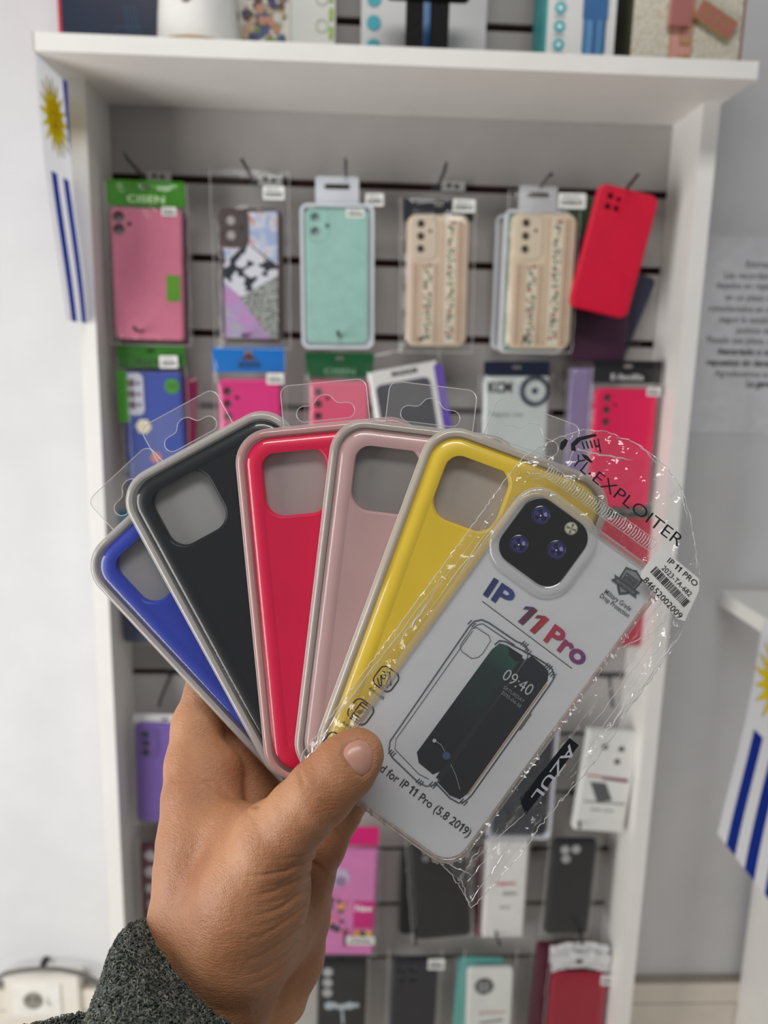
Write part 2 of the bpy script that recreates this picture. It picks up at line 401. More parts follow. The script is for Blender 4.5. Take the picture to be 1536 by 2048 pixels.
def x_leo(root, w, h, t):
    b = MB(); W2, hh = 0.42 * w, h - 0.06 * w; z = t + 0.0006
    b.poly([(-W2, -0.62 * w), (-W2, -0.10 * w), (W2, -0.05 * w), (W2, -0.85 * w), (0, -0.55 * w), (-W2 * 0.9, -0.86 * w)], z, marble((198, 150, 152), (205, 210, 222), (160, 175, 210)))
    b.poly([(-W2, -0.86 * w), (-0.06 * w, -0.52 * w), (W2, -0.90 * w), (W2, -1.0 * w), (-0.12 * w, -1.38 * w), (-W2, -1.12 * w)], z + 0.0002, leopard())
    b.poly([(W2, -1.0 * w), (W2, -hh), (0.30 * w, -hh), (-0.18 * w, -1.36 * w)], z + 0.0003, dotted((30, 36, 40), (165, 170, 165)))
    b.poly([(-W2, -1.12 * w), (-0.12 * w, -1.38 * w), (0.30 * w, -hh), (-W2, -hh)], z + 0.0001, marble((190, 140, 190), (176, 150, 196), (170, 170, 178)))
    b.build('printed_back', root)
    b = MB(); hl = lens_holes(w, [(0.20, 0.20, 0.075), (0.20, 0.42, 0.075)])
    plate(b, 0.45 * w, 0.56 * w, 0.12 * w, [(0, t - 0.001), (0, t + 0.0018), (0.0008, t + 0.0024)], mat((72, 60, 60), 0.5, name='case_plastic'), -w * 0.25, -0.32 * w, holes=hl)
    for cx, cy in ((0.20, 0.20), (0.20, 0.42)): b.poly(circ(-w / 2 + cx * w, -cy * w, 0.07 * w), t + 0.0012, mat((168, 160, 160), 0.4, name='camera_opening'))
    b.poly(circ(-w / 2 + 0.37 * w, -0.31 * w, 0.035 * w), t + 0.0027, mat((48, 42, 42), 0.4, name='camera_opening'))
    b.build('camera_island', root)
phone_case('phone_case', 'brown framed phone case printed with leopard spots, pink marble and speckles', (437, 416), (566, 419), (450, 684), 0.055, (76, 64, 64), [], r=0.15, bag=0.10, sticker=None, extra=lambda r, w, h, t: (x_leo(r, w, h, t), price_label(r, 0.37 * w, 0.22 * w, 0.33 * w, 0.2 * w, t, 5)), bagtop=0.5)

def x_mint(root, w, h, t):
    b = MB(); cm = mat((150, 192, 182), 0.45, name='mint_silicone')
    hl = [circ(-0.29 * w, -0.19 * w, 0.066 * w), circ(-0.29 * w, -0.37 * w, 0.066 * w), circ(-0.13 * w, -0.29 * w, 0.03 * w)]
    plate(b, 0.84 * w, h - 0.17 * w, 0.08 * w, [(0, 0.003), (0, t + 0.001), (0.0015, t + 0.002)], cm, 0, -h / 2, holes=hl)
    tk = mat((172, 214, 200), 0.5, name='embossed_lettering')
    for i, (s, ww) in enumerate((('Slim case', 0.42), ('Soft liquid silicone', 0.6), ('Full protection', 0.55))): text(b, s, -0.36 * w, -h + (0.50 - 0.13 * i) * w, 0, ww * w, 0.05 * w, tk, t + 0.0023)
    b.tube([(x, y, t + 0.002) for x, y in rrect(0.27 * w, 0.45 * w, 0.12 * w, 6, -0.25 * w, -0.28 * w)], 0.0004, mat((120, 176, 160), 0.5, name='mint_silicone'), 4, close=True)
    b.build('case', root)
    b = MB(); plate(b, 0.8 * w, h - 0.2 * w, 0.07 * w, [(0, 0.0022), (0, 0.0035)], mat((120, 132, 132), 0.5, name='inner_card'), 0, -h / 2); b.build('insert_card', root)
    price_label(root, 0.24 * w, -0.13 * w, 0.24 * w, 0.11 * w, t + 0.002, 7)
    price_label(root, 0.50 * w, 0.05 * w, 0.24 * w, 0.16 * w, t - 0.002, 9)
def tray_case(label, tl, tr, bl, dist, rim, extra=None, tab=True, name='phone_case'):
    M, w, h = hang_frame(tl, tr, bl, dist)
    root = thing(name, label, 'phone case', M, 'phone cases hanging on the slat wall'); t = 0.010
    b = MB(); rm = mat(rim, 0.25, 0.5, 0.03, 0, 30, coat=0.3, name='tray_plastic')
    plate(b, w, h, 0.11 * w, [(0, 0), (0, t * 0.8), (0.001, t), (0.004, t), (0.006, t * 0.4)], rm, 0, -h / 2, back=True)
    b.build('tray', root)
    if tab:
        b = MB(); hole = rrect(0.34 * w, 0.07 * w, 0.03 * w, 4, 0, 0.22 * w)
        plate(b, 0.58 * w, 0.36 * w, 0.04 * w, [(0, 0.001), (0, 0.002)], rm, 0, 0.17 * w, holes=[hole], n=4); b.build('hang_tab', root)
    if extra: extra(root, w, h, t)
    return root
tray_case('mint green silicone phone case in a white tray with hang tab', (600, 408), (749, 410), (597, 698), 0.055, (214, 218, 226), x_mint)

def x_floral(root, w, h, t):
    b = MB(); rnd = random.Random(5); z = t + 0.0004
    tan = mat((206, 176, 150), 0.5, name='print_tan'); cream = mat((226, 218, 196), 0.5, name='print_cream'); tan2 = mat((184, 150, 128), 0.5, name='print_tan')
    red = mat((178, 52, 70), 0.5, name='print_red'); gr = mat((62, 92, 76), 0.5, name='print_green')
    for x, ww, mm in ((-0.36, 0.06, tan2), (-0.28, 0.05, tan), (-0.02, 0.05, tan2), (0.06, 0.05, tan), (0.36, 0.08, tan2), (0.43, 0.03, tan)):
        y0 = -0.75 * w if x < 0 else -0.08 * w
        b.poly([((x - ww / 2) * w, y0), ((x - ww / 2) * w, -h + 0.06 * w), ((x + ww / 2) * w, -h + 0.06 * w), ((x + ww / 2) * w, y0)], z, mm)
        y = y0
        while y > -h + 0.1 * w:
            b.poly(circ(x * w, y, 0.012 * w, 6), z + 0.0002, cream); y -= 0.05 * w
    for x in (-0.16, 0.21):
        y0 = -0.75 * w if x < 0 else -0.08 * w
        b.poly([((x - 0.075) * w, y0), ((x - 0.075) * w, -h + 0.05 * w), ((x + 0.075) * w, -h + 0.05 * w), ((x + 0.075) * w, y0)], z, cream)
        y = y0 - 0.05 * w; k = 0
        while y > -h + 0.1 * w:
            mm = (red, gr, tan2, gr)[k % 4]; 
            for q in range(4):
                b.poly(circ((x + rnd.uniform(-0.05, 0.05)) * w, y + rnd.uniform(-0.03, 0.03) * w, rnd.uniform(0.014, 0.026) * w, 8), z + 0.0002 + 0.00005 * q, mm if q < 3 else gr)
            y -= 0.085 * w; k += 1
    b.build('printed_pattern', root)
FL = [(0.22, 0.15, 0.062), (0.22, 0.34, 0.062), (0.22, 0.53, 0.062), (0.37, 0.26, 0.028)]
phone_case('phone_case', 'beige phone case with flower chains in front of a black header card', (814, 430), (938, 432), (804, 692), 0.055, (218, 200, 178), FL, r=0.15, header=((24, 26, 34), 0.24, -0.1, None, (230, 230, 230), 1.12), bag=0.10, extra=lambda r, w, h, t: (x_floral(r, w, h, t), price_label(r, 0.40 * w, 0.13 * w, 0.36 * w, 0.2 * w, t, 11)), island=(0.06, 0.04, 0.42, 0.66, (216, 200, 180), 0.12), bagtop=0.2)
tray_case('white tray pack farthest behind the beige flower case with white tab', (990, 430), (1125, 433), (958, 700), 0.022, (206, 208, 214), None, tab=False)
tray_case('second white tray pack, pale green inside, behind the beige flower case', (1008, 420), (1140, 424), (975, 706), 0.034, (224, 226, 230), lambda r, w, h, t: (lambda b: (plate(b, 0.85 * w, h - 0.15 * w, 0.08 * w, [(0, 0.003), (0, t * 0.9)], mat((150, 190, 176), 0.5, name='mint_silicone'), 0, -h / 2), b.build('case', r)))(MB()))
phone_case('phone_case', 'beige phone case with flower chains hanging before a stack of white trays', (1022, 427), (1152, 430), (1005, 697), 0.060, (222, 202, 176), FL, r=0.15, bag=0.05, extra=lambda r, w, h, t: (x_floral(r, w, h, t), price_label(r, 0.40 * w, 0.18 * w, 0.42 * w, 0.22 * w, t, 13)), island=(0.06, 0.03, 0.42, 0.66, (220, 204, 180), 0.12), bagtop=0.3)
phone_case('phone_case', 'dark green carded pack mostly hidden behind the tilted red case', (1120, 395), (1255, 400), (1130, 650), 0.016, (46, 92, 56), [], r=0.04, bag=0.05)
phone_case('phone_case', 'dark plum phone case hanging below the tilted red case', (1150, 470), (1268, 474), (1128, 722), 0.024, (66, 34, 56), [], r=0.1)
phone_case('phone_case', 'navy phone case hanging behind the tilted red case beside the panel', (1210, 520), (1310, 560), (1228, 722), 0.014, (46, 48, 70), [], r=0.1)
phone_case('phone_case', 'tilted crimson red phone case hanging crooked from its camera opening', (1196, 366), (1316, 396), (1150, 616), 0.066, (214, 0, 52), [(0.22, 0.17, 0.055), (0.36, 0.19, 0.04), (0.22, 0.33, 0.055), (0.36, 0.33, 0.05)], r=0.14, rough=0.5, inner=(110, 70, 78))

# --- second row
def x_bluecase(root, w, h, t):
    b = MB(); plate(b, 0.33 * w, 0.70 * w, 0.1 * w, [(0, t - 0.001), (0, t + 0.0012)], mat((196, 198, 214), 0.4, name='white_print'), -0.31 * w, -0.38 * w)
    for cy in (0.20, 0.38, 0.56): b.poly(circ(-0.34 * w, -cy * w, 0.07 * w), t + 0.0014, mat((112, 92, 96), 0.4, name='camera_opening')); b.poly(circ(-0.22 * w, -cy * w, 0.03 * w), t + 0.0014, mat((60, 60, 80), 0.4, name='camera_opening'))
    b.build('camera_island', root)
    b = MB(); plate(b, 0.17 * w, 0.86 * w, 0.002, [(0, t), (0, t + 0.0024)], mat((70, 150, 40), 0.4, name='green_tape'), -0.49 * w, -0.42 * w, n=2); b.build('green_tape', root)
    b = MB(); b.lathe([(0.125 * w, t), (0.125 * w, t + 0.0006)], mat((66, 140, 30), 0.4, name='green_sticker'), 24, Matrix.Translation((0.33 * w, -0.25 * w, 0)))
    text(b, '5G', 0.26 * w, -0.28 * w, 0, 0.14 * w, 0.07 * w, mat((30, 60, 20), 0.5, name='ink'), t + 0.0009); b.build('round_sticker', root)
    b = MB()
    for k in range(7): b.poly(circ(-0.18 * w + 0.07 * w * math.cos(k), -0.92 * w + 0.07 * w * math.sin(k), 0.06 * w, 10), t + 0.0006 + 0.00003 * k, mat((226, 216, 190), 0.5, name='print_cream'))
    b.build('printed_flower', root)
    b = MB(); b.poly(circ(0.0, -1.45 * w, 0.09 * w), t + 0.0006, mat((198, 110, 90), 0.5, name='print_coral')); b.build('printed_flower', root)
phone_case('phone_case', 'deep blue phone case with green tape, white camera plate and round green sticker', (246, 742), (366, 742), (252, 1010), 0.050, (52, 74, 158), [], r=0.1, header=((46, 112, 28), 0.42, 0.06, 'forte', (24, 50, 20), 1.12), bag=0.06, extra=x_bluecase, bagtop=0.2, sticker=(0.80, -0.15, 0.3, 0.2, 2))
phone_case('phone_case', 'magenta pack edge hanging close behind the deep blue phone case', (300, 748), (396, 756), (310, 1000), 0.022, (186, 28, 108), [], r=0.1, bag=0.06)
HP = [(0.15, 0.20, 0.07), (0.15, 0.40, 0.07), (0.15, 0.60, 0.07), (0.30, 0.30, 0.035)]
def x_bluehead(root, w, h, t):
    b = MB(); b.poly([(-0.13 * w, 0.29 * w), (0.0, 0.42 * w), (0.13 * w, 0.29 * w)], t * 0.5 + 0.0012, mat((96, 44, 24), 0.5, name='print_brown')); text(b, 'NOHON', -0.16 * w, 0.17 * w, 0, 0.34 * w, 0.09 * w, INK, t * 0.5 + 0.0012, 0.03); b.build('printed_logo', root)
phone_case('phone_case', 'hot pink phone case hanging under a bright blue header card', (437, 757), (562, 757), (440, 1015), 0.052, (216, 44, 124), HP, r=0.1, header=((12, 112, 196), 0.5, 0.1, None, (20, 20, 20), 1.14), bag=0.07, extra=x_bluehead, sticker=(0.92, 0.0, 0.27, 0.17, 4), bagtop=0.35)
phone_case('phone_case', 'salmon pink phone case hanging under a dark green header card', (620, 760), (738, 762), (620, 1020), 0.052, (222, 84, 120), HP, r=0.1, header=((14, 84, 44), 0.46, 0.06, 'CISEN', (120, 160, 130), 1.15), bag=0.07, bagtop=0.3)
def x_windowbox(root, w, h, t):
    b = MB(); plate(b, 0.74 * w, h - 0.28 * w, 0.07 * w, [(0, t - 0.0005), (0, t + 0.0004)], mat((84, 84, 88), 0.25, coat=0.5, name='window_case'), -0.03 * w, -h / 2 - 0.08 * w)
    b.tube([(x, y, t + 0.0003) for x, y in rrect(0.76 * w, h - 0.26 * w, 0.08 * w, 6, -0.03 * w, -h / 2 - 0.08 * w)], 0.0009, mat((70, 72, 110), 0.5, name='print_navy'), 4, close=True); b.build('window', root)
    b = MB(); b.box((0.44 * w, -h, 0.001), (0.56 * w, -0.06 * w, t + 0.0006), mat((104, 78, 172), 0.4, name='purple_spine')); b.build('spine', root)
    b = MB(); text(b, 'MAGNUM', -0.16 * w, -0.12 * w, 0, 0.36 * w, 0.07 * w, INK, t + 0.0006, 0.03); b.build('printed_logo', root)
phone_case('carton_pack', 'white windowed carton with purple spine tilted on its hook', (733, 745), (872, 720), (742, 1000), 0.048, (226, 224, 222), [], r=0.02, thick=0.012, extra=x_windowbox, cat='carton', bag=0.05, bagtop=0.2)
def x_ring(root, w, h, t):
    b = MB(); b.tube([(0.27 * w + 0.20 * w * math.cos(a), -0.22 * w + 0.20 * w * math.sin(a), t + 0.0012) for a in np.linspace(0, 2 * math.pi, 30)[:-1]], 0.0028, mat((42, 46, 66), 0.4, name='ring_navy'), 8, close=True)
    b.poly(circ(0.27 * w, -0.22 * w, 0.05 * w), t + 0.0008, mat((70, 74, 96), 0.4, name='ring_navy')); b.build('magnet_ring', root)
    b = MB(); text(b, 'KCM', -0.44 * w, -0.24 * w, 0, 0.36 * w, 0.15 * w, INK, t + 0.0006, 0.03); b.build('printed_logo', root); b = MB(); text(b, 'Magnetic case', -0.40 * w, -0.6 * w, 0, 0.5 * w, 0.06 * w, mat((110, 120, 120), 0.5, name='ink'), t + 0.0006); b.build('printed_caption', root)
phone_case('phone_case', 'pale grey boxed case with a dark magnet ring near its top', (966, 752), (1096, 752), (968, 1010), 0.044, (198, 206, 204), [], r=0.03, thick=0.012, extra=x_ring, header=((22, 28, 52), 0.22, 0.0, None, (230, 230, 230), 1.0), bag=0.06)
phone_case('phone_case', 'lilac phone case pack standing edge behind the bright pink case', (1138, 735), (1188, 736), (1140, 1000), 0.03, (142, 128, 168), [], r=0.1, bag=0.06)
phone_case('phone_case', 'neon pink phone case hanging under a black header card', (1188, 775), (1312, 777), (1180, 1012), 0.050, (232, 0, 84), [(0.2, 0.16, 0.07), (0.2, 0.35, 0.07), (0.2, 0.54, 0.07), (0.33, 0.26, 0.03)], r=0.1, rough=0.5, header=((20, 20, 24), 0.43, 0.08, 'E-fenillis', (210, 210, 210), 1.1), bag=0.06, sticker=(0.92, 0.05, 0.22, 0.13, 6), bagtop=0.3)

# --- third row (mostly covered by the fan)
phone_case('phone_case', 'dark slate blue phone case low beside the panel, behind the cobalt case', (236, 1060), (345, 1060), (236, 1282), 0.046, (52, 62, 88), [], r=0.1, bag=0.06)
phone_case('phone_case', 'crimson phone case behind the clear pouch, below the neon pink case', (1190, 1035), (1318, 1035), (1178, 1290), 0.046, (184, 8, 56), [], r=0.1, header=((40, 60, 44), 0.2, 0.02, None, (200, 200, 200), 1.08), bag=0.05)
phone_case('phone_case', 'teal phone case hanging behind the blue case bottom', (232, 1020), (300, 1022), (232, 1050), 0.03, (20, 120, 150), [], r=0.1)

# --- fourth row
phone_case('phone_case', 'purple phone case in a white tray behind the wrist side of the hand', (272, 1440), (392, 1442), (290, 1638), 0.046, (112, 84, 164), [], r=0.12, bag=0.06, island=(0.08, 0.10, 0.32, 0.52, (104, 80, 152), 0.1), header=((214, 212, 216), 0.14, -0.02, None, (0, 0, 0), 1.05), sticker=(0.78, 0.1, 0.2, 0.16, 8),
           extra=lambda r, w, h, t: (lambda b: ([b.poly(circ(-0.32 * w, -cy * w, 0.065 * w), t + 0.0018, mat((44, 40, 60), 0.3, name='camera_opening')) for cy in (0.2, 0.36, 0.52)], b.build('camera_print', r)))(MB()))
tray_case('white framed pack with a dark case beside the white boxed case', (985, 1440), (1118, 1442), (985, 1672), 0.040, (206, 206, 214), lambda r, w, h, t: (lambda b: (plate(b, 0.82 * w, h - 0.18 * w, 0.08 * w, [(0, 0.003), (0, t * 0.95)], mat((40, 44, 54), 0.4, coat=0.4, name='case_plastic'), 0, -h / 2), b.build('case', r)))(MB()), tab=False)
def x_whitebox(root, w, h, t):
    b = MB(); z = t + 0.0005
    for x, y in ((0.17, -0.32), (0.13, -0.58), (-0.15, -0.3)): b.poly(circ(x * w, y * w, 0.06 * w), z, mat((96, 96, 98), 0.4, name='print_grey'))
    b.poly([(-0.4 * w, -0.88 * w), (-0.4 * w, -0.91 * w), (0.4 * w, -0.95 * w), (0.4 * w, -0.92 * w)], z, mat((170, 70, 80), 0.5, name='print_red'))
    b.poly([(-0.1 * w, -0.93 * w), (-0.1 * w, -0.96 * w), (0.4 * w, -0.99 * w), (0.4 * w, -0.955 * w)], z, mat((60, 64, 110), 0.5, name='print_navy'))
    b.poly([(-0.32 * w, -1.03 * w), (-0.02 * w, -1.03 * w), (0.16 * w, -1.38 * w), (-0.12 * w, -1.44 * w)], z, mat((92, 94, 96), 0.4, name='print_grey'))
    b.poly([(-0.38 * w, -1.42 * w), (0.42 * w, -1.42 * w), (0.42 * w, -1.45 * w), (-0.38 * w, -1.45 * w)], z, mat((120, 120, 124), 0.4, name='print_grey'))
    text(b, 'Soft case', -0.22 * w, -1.62 * w, 0, 0.44 * w, 0.07 * w, mat((120, 120, 124), 0.5, name='ink'), z); b.build('printed_front', root)
phone_case('carton_pack', 'white boxed case printed with two dots and a grey phone picture', (1172, 1452), (1276, 1460), (1138, 1650), 0.060, (226, 226, 222), [], r=0.06, thick=0.014, extra=x_whitebox, cat='carton')
phone_case('phone_case', 'grey pack hanging behind the white boxed case beside the panel', (1190, 1462), (1284, 1470), (1160, 1650), 0.030, (98, 96, 100), [], r=0.08)

# --- fifth row
def x_patch(root, w, h, t):
    b = MB(); rnd = random.Random(2)
    for k in range(8):
        cx, cy = (-0.28 + 0.4 * (k % 2)) * w, -(0.25 + 0.38 * (k // 2)) * w
        b.poly([(cx + rnd.uniform(0.7, 1.2) * 0.14 * w * math.cos(a), cy + rnd.uniform(0.7, 1.2) * 0.13 * w * math.sin(a)) for a in np.linspace(0, 2 * math.pi, 9)[:-1]], t + 0.0006, mat((176, 164, 168), 0.5, name='print_pale'))
    b.build('printed_patches', root)
phone_case('phone_case', 'maroon phone case with pale patches hanging beside the wrist', (282, 1682), (380, 1682), (284, 1880), 0.046, (84, 32, 52), [], r=0.1, bag=0.06, extra=x_patch)
def x_doll(root, w, h, t):
    b = MB(); z = t + 0.0006; rnd = random.Random(3)
    b.poly(circ(-0.16 * w, -0.52 * w, 0.19 * w, 20), z, mat((190, 170, 205), 0.4, name='print_lilac')); b.poly(circ(-0.12 * w, -0.60 * w, 0.10 * w, 16), z + 0.0002, mat((140, 120, 150), 0.4, name='print_lilac'))
    b.poly([(0.12 * w, -0.98 * w), (0.48 * w, -0.98 * w), (0.48 * w, -1.52 * w), (0.12 * w, -1.52 * w)], z, mat((196, 18, 120), 0.4, name='print_magenta')); text(b, 'New', 0.15 * w, -1.18 * w, 0, 0.3 * w, 0.13 * w, INKW, z + 0.0003, 0.02)
    for k in range(16):
        b.poly(circ(rnd.uniform(-0.45, 0.05) * w, -rnd.uniform(0.95, 1.6) * w, rnd.uniform(0.04, 0.08) * w, 10), z + 0.00002 * k, mat(rnd.choice(((60, 56, 66), (210, 110, 130), (220, 150, 100), (40, 36, 50))), 0.5, name='print_mixed'))
    for k in range(3): b.poly(circ((0.2 + 0.1 * k) * w, -1.62 * w, 0.06 * w, 10), z, mat(((230, 160, 30), (60, 60, 70), (230, 180, 60))[k], 0.5, name='print_mixed'))
    b.build('printed_front', root)
phone_case('toy_pack', 'magenta and white blister pack with a lilac disc beside the palm', (640, 1692), (756, 1694), (640, 1902), 0.046, (206, 120, 176), [], r=0.03, extra=x_doll, header=((206, 16, 110), 0.42, 0.06, None, (255, 255, 255), 1.0), bag=0.05, cat='toy pack', sticker=(0.76, 1.75, 0.5, 0.16, 12))
L3 = lambda w, t: [(-0.3, 0.18), (-0.3, 0.36), (-0.14, 0.27)]
def x_whitelens(sp, rgb=(186, 190, 194), rad=0.07):
    def f(root, w, h, t):
        b = MB()
        for x, y in sp: b.lathe([(rad * w, t), (rad * w, t + 0.0008), (rad * w * 0.8, t + 0.0011)], mat(rgb, 0.3, name='lens_cover'), 18, Matrix.Translation((x * w, -y * w, 0)))
        b.build('lens_cover', root)
    return f
phone_case('phone_case', 'black phone case tilted behind the pouch corner', (815, 1660), (930, 1650), (850, 1872), 0.048, (20, 22, 27), [], r=0.12, bag=0.05, extra=x_whitelens([(-0.22, 0.3), (-0.22, 0.5)], (110, 112, 118)))
phone_case('phone_case', 'second black phone case hanging upright behind the tilted black case', (802, 1690), (900, 1690), (806, 1862), 0.028, (20, 22, 26), [], r=0.12)
def x_redtext(root, w, h, t):
    b = MB(); text(b, 'magnetic', -0.26 * w, -1.1 * w, 0, 0.5 * w, 0.09 * w, mat((196, 60, 70), 0.5, name='ink'), t + 0.0006, 0.02); b.build('printed_lettering', root); b = MB(); text(b, '5G', -0.12 * w, -1.75 * w, 0, 0.24 * w, 0.09 * w, mat((120, 120, 120), 0.5, name='ink'), t + 0.0006); b.build('printed_lettering', root)
    price_label(root, 0.1 * w, -1.32 * w, 0.46 * w, 0.18 * w, t + 0.0004, 10)
phone_case('carton_pack', 'white boxed case with red lettering seen through the pouch tail', (972, 1676), (1056, 1676), (966, 1866), 0.048, (228, 226, 224), [], r=0.06, thick=0.012, extra=x_redtext, cat='carton', bag=0.06)
phone_case('phone_case', 'dark plum pack peeking out behind the white box with red lettering', (955, 1690), (1040, 1690), (955, 1866), 0.024, (110, 40, 66), [], r=0.1)
phone_case('phone_case', 'black phone case with three pale lens covers under the white carton', (1104, 1672), (1194, 1674), (1098, 1862), 0.048, (30, 32, 37), [], r=0.14, rough=0.3, coat=0.3, bag=0.06, extra=x_whitelens([(-0.22, 0.24), (0.02, 0.22), (-0.18, 0.46)], (170, 172, 172), 0.1))

# --- sixth row
def x_flow(root, w, h, t):
    b = MB(); rnd = random.Random(8)
    for x, y in ((-0.29, 0.27), (-0.29, 0.52), (-0.29, 0.76)): b.lathe([(0.1 * w, t), (0.1 * w, t + 0.0008)], mat((172, 176, 178), 0.3, name='lens_cover'), 18, Matrix.Translation((x * w, -y * w, 0)))
    b.build('lens_cover', root); b = MB()
    for k in range(9): b.poly(circ((-0.25 + 0.07 * k) * w, -(1.05 + 0.06 * rnd.random()) * w, rnd.uniform(0.04, 0.1) * w, 10), t + 0.0006 + 0.00003 * k, mat((176, 188, 196), 0.5, name='print_pale'))
    b.poly([(0.0, -1.15 * w), (0.04 * w, -1.15 * w), (0.07 * w, -1.5 * w), (0.02 * w, -1.5 * w)], t + 0.0006, mat((176, 188, 196), 0.5, name='print_pale')); b.build('printed_motif', root)
phone_case('phone_case', 'black phone case with three pale lens covers and a silvery motif', (636, 1912), (734, 1912), (638, 2105), 0.046, (24, 26, 30), [], r=0.1, extra=x_flow, bag=0.06, header=((40, 40, 44), 0.1, -0.05, None, (0, 0, 0), 1.0))
phone_case('phone_case', 'navy black phone case with four lens openings', (784, 1912), (876, 1912), (780, 2105), 0.046, (24, 28, 40), [(0.22, 0.24, 0.08), (0.46, 0.24, 0.08), (0.24, 0.48, 0.07), (0.46, 0.48, 0.07)], r=0.12, bag=0.08, inner=(150, 150, 152), sticker=(0.95, 0.08, 0.36, 0.26, 14), bagtop=0.2)
def x_ringcam(root, w, h, t):
    b = MB(); b.lathe([(0.20 * w, t), (0.20 * w, t + 0.0014), (0.17 * w, t + 0.0020)], mat((82, 86, 88), 0.3, name='camera_ring'), 26, Matrix.Translation((-0.14 * w, -0.42 * w, 0)))
    for x, y in ((-0.2, 0.36), (-0.08, 0.36), (-0.2, 0.48), (-0.08, 0.48)): b.poly(circ(x * w, -y * w, 0.05 * w), t + 0.0023, mat((160, 164, 166), 0.3, name='lens_cover'))
    b.build('camera_ring', root)
    b = MB(); text(b, 'premium', -0.2 * w, -1.12 * w, 0, 0.55 * w, 0.09 * w, mat((196, 90, 96), 0.5, name='ink'), t + 0.0006); b.poly([(-0.2 * w, -1.34 * w), (0.3 * w, -1.26 * w), (0.3 * w, -1.3 * w), (-0.2 * w, -1.38 * w)], t + 0.0006, INK); b.build('printed_lettering', root)
phone_case('phone_case', 'teal pack behind the white case with a round camera ring', (916, 1910), (1010, 1912), (900, 2105), 0.028, (96, 176, 168), [], r=0.1, bag=0.06)
phone_case('phone_case', 'white phone case with a dark round camera ring', (934, 1930), (1026, 1928), (914, 2110), 0.046, (224, 226, 222), [], r=0.1, bag=0.07, extra=x_ringcam, bagtop=0.4)
foil = mat((214, 214, 216), 0.25, 0.6, 0.05, 0.3, 60, name='silver_foil')
def x_foil(root, w, h, t):
    for k, (dx, dz, tw) in enumerate(((0.0, t * 0.5, 0.0), (-0.04, t * 0.2, 0.16))):
        b = MB(); nx, ny = 14, 6; rnd = random.Random(20 + k); vs = []
        for j in range(ny + 1):
            for i in range(nx + 1):
                x = (-0.52 + 1.04 * i / nx + dx) * w; y = (0.42 + tw - 0.34 * j / ny + 0.06 * (math.cos((i / nx - 0.5) * 4) - 0.6)) * w
                vs.append((x, y, dz + rnd.uniform(0, 0.004)))
        b.add(vs, [(j * (nx + 1) + i, (j + 1) * (nx + 1) + i, (j + 1) * (nx + 1) + i + 1, j * (nx + 1) + i + 1) for j in range(ny) for i in range(nx)], foil)
        b.poly(circ(-0.05 * w, (0.26 + tw) * w, 0.07 * w, 12, 0.04 * w), dz + 0.0046, INK)
        b.build('foil_header', root, angle=20)
phone_case('phone_case', 'crimson ribbed phone case hanging under a crumpled silver header', (1102, 1940), (1214, 1940), (1092, 2120), 0.050, (160, 6, 46), [], r=0.08, rough=0.45, extra=x_foil, bag=0.06, sticker=(0.98, 0.1, 0.24, 0.2, 15), bagtop=0.2)
phone_case('phone_case', 'dark maroon pack edge behind the crimson ribbed phone case', (1072, 1880), (1180, 1882), (1062, 2110), 0.026, (88, 20, 48), [], r=0.08, bag=0.05)

# --- hooks: a steel rod out of the slot, tip turned up
rodm = mat((62, 62, 64), 0.35, 0.5, 0.05, 0, 60, metal=0.6, name='hook_steel')
def hook(base, tip, zslot, label, clip=True, ty=-0.13):
    a = P(*base, 0.004); a.z = zslot if zslot else a.z; t = P(*tip, ty)
    root = thing('display_hook', label, 'hook', Matrix.Translation(a), 'display hooks in the slat wall')
    t = t - a; k = Vector((t.x * 0.85, t.y * 0.86, t.z * 0.35 - 0.002))
    b = MB(); b.tube([(0, 0.001, 0), Vector((0, -0.012, 0)), Vector((k.x * 0.5, k.y * 0.55, k.z * 0.4)), k, Vector((t.x * 0.96, t.y * 0.97, t.z * 0.7)), t], 0.0021, rodm, 8); b.build('rod', root)
    b = MB(); b.box((-0.008, -0.003, -0.008), (0.008, 0.003, 0.014), mat((60, 60, 64), 0.4, name='bracket_steel')); b.build('bracket', root)
    if clip:
        b = MB(); b.box((0.004, -0.012, -0.004), (0.036, -0.0095, 0.008), mat((210, 210, 208), 0.4, name='clip_plastic')); b.box((0.012, -0.0128, 0.0), (0.017, -0.012, 0.005), INK); b.box((0.022, -0.0128, -0.001), (0.027, -0.012, 0.004), INK); b.build('price_clip', root)
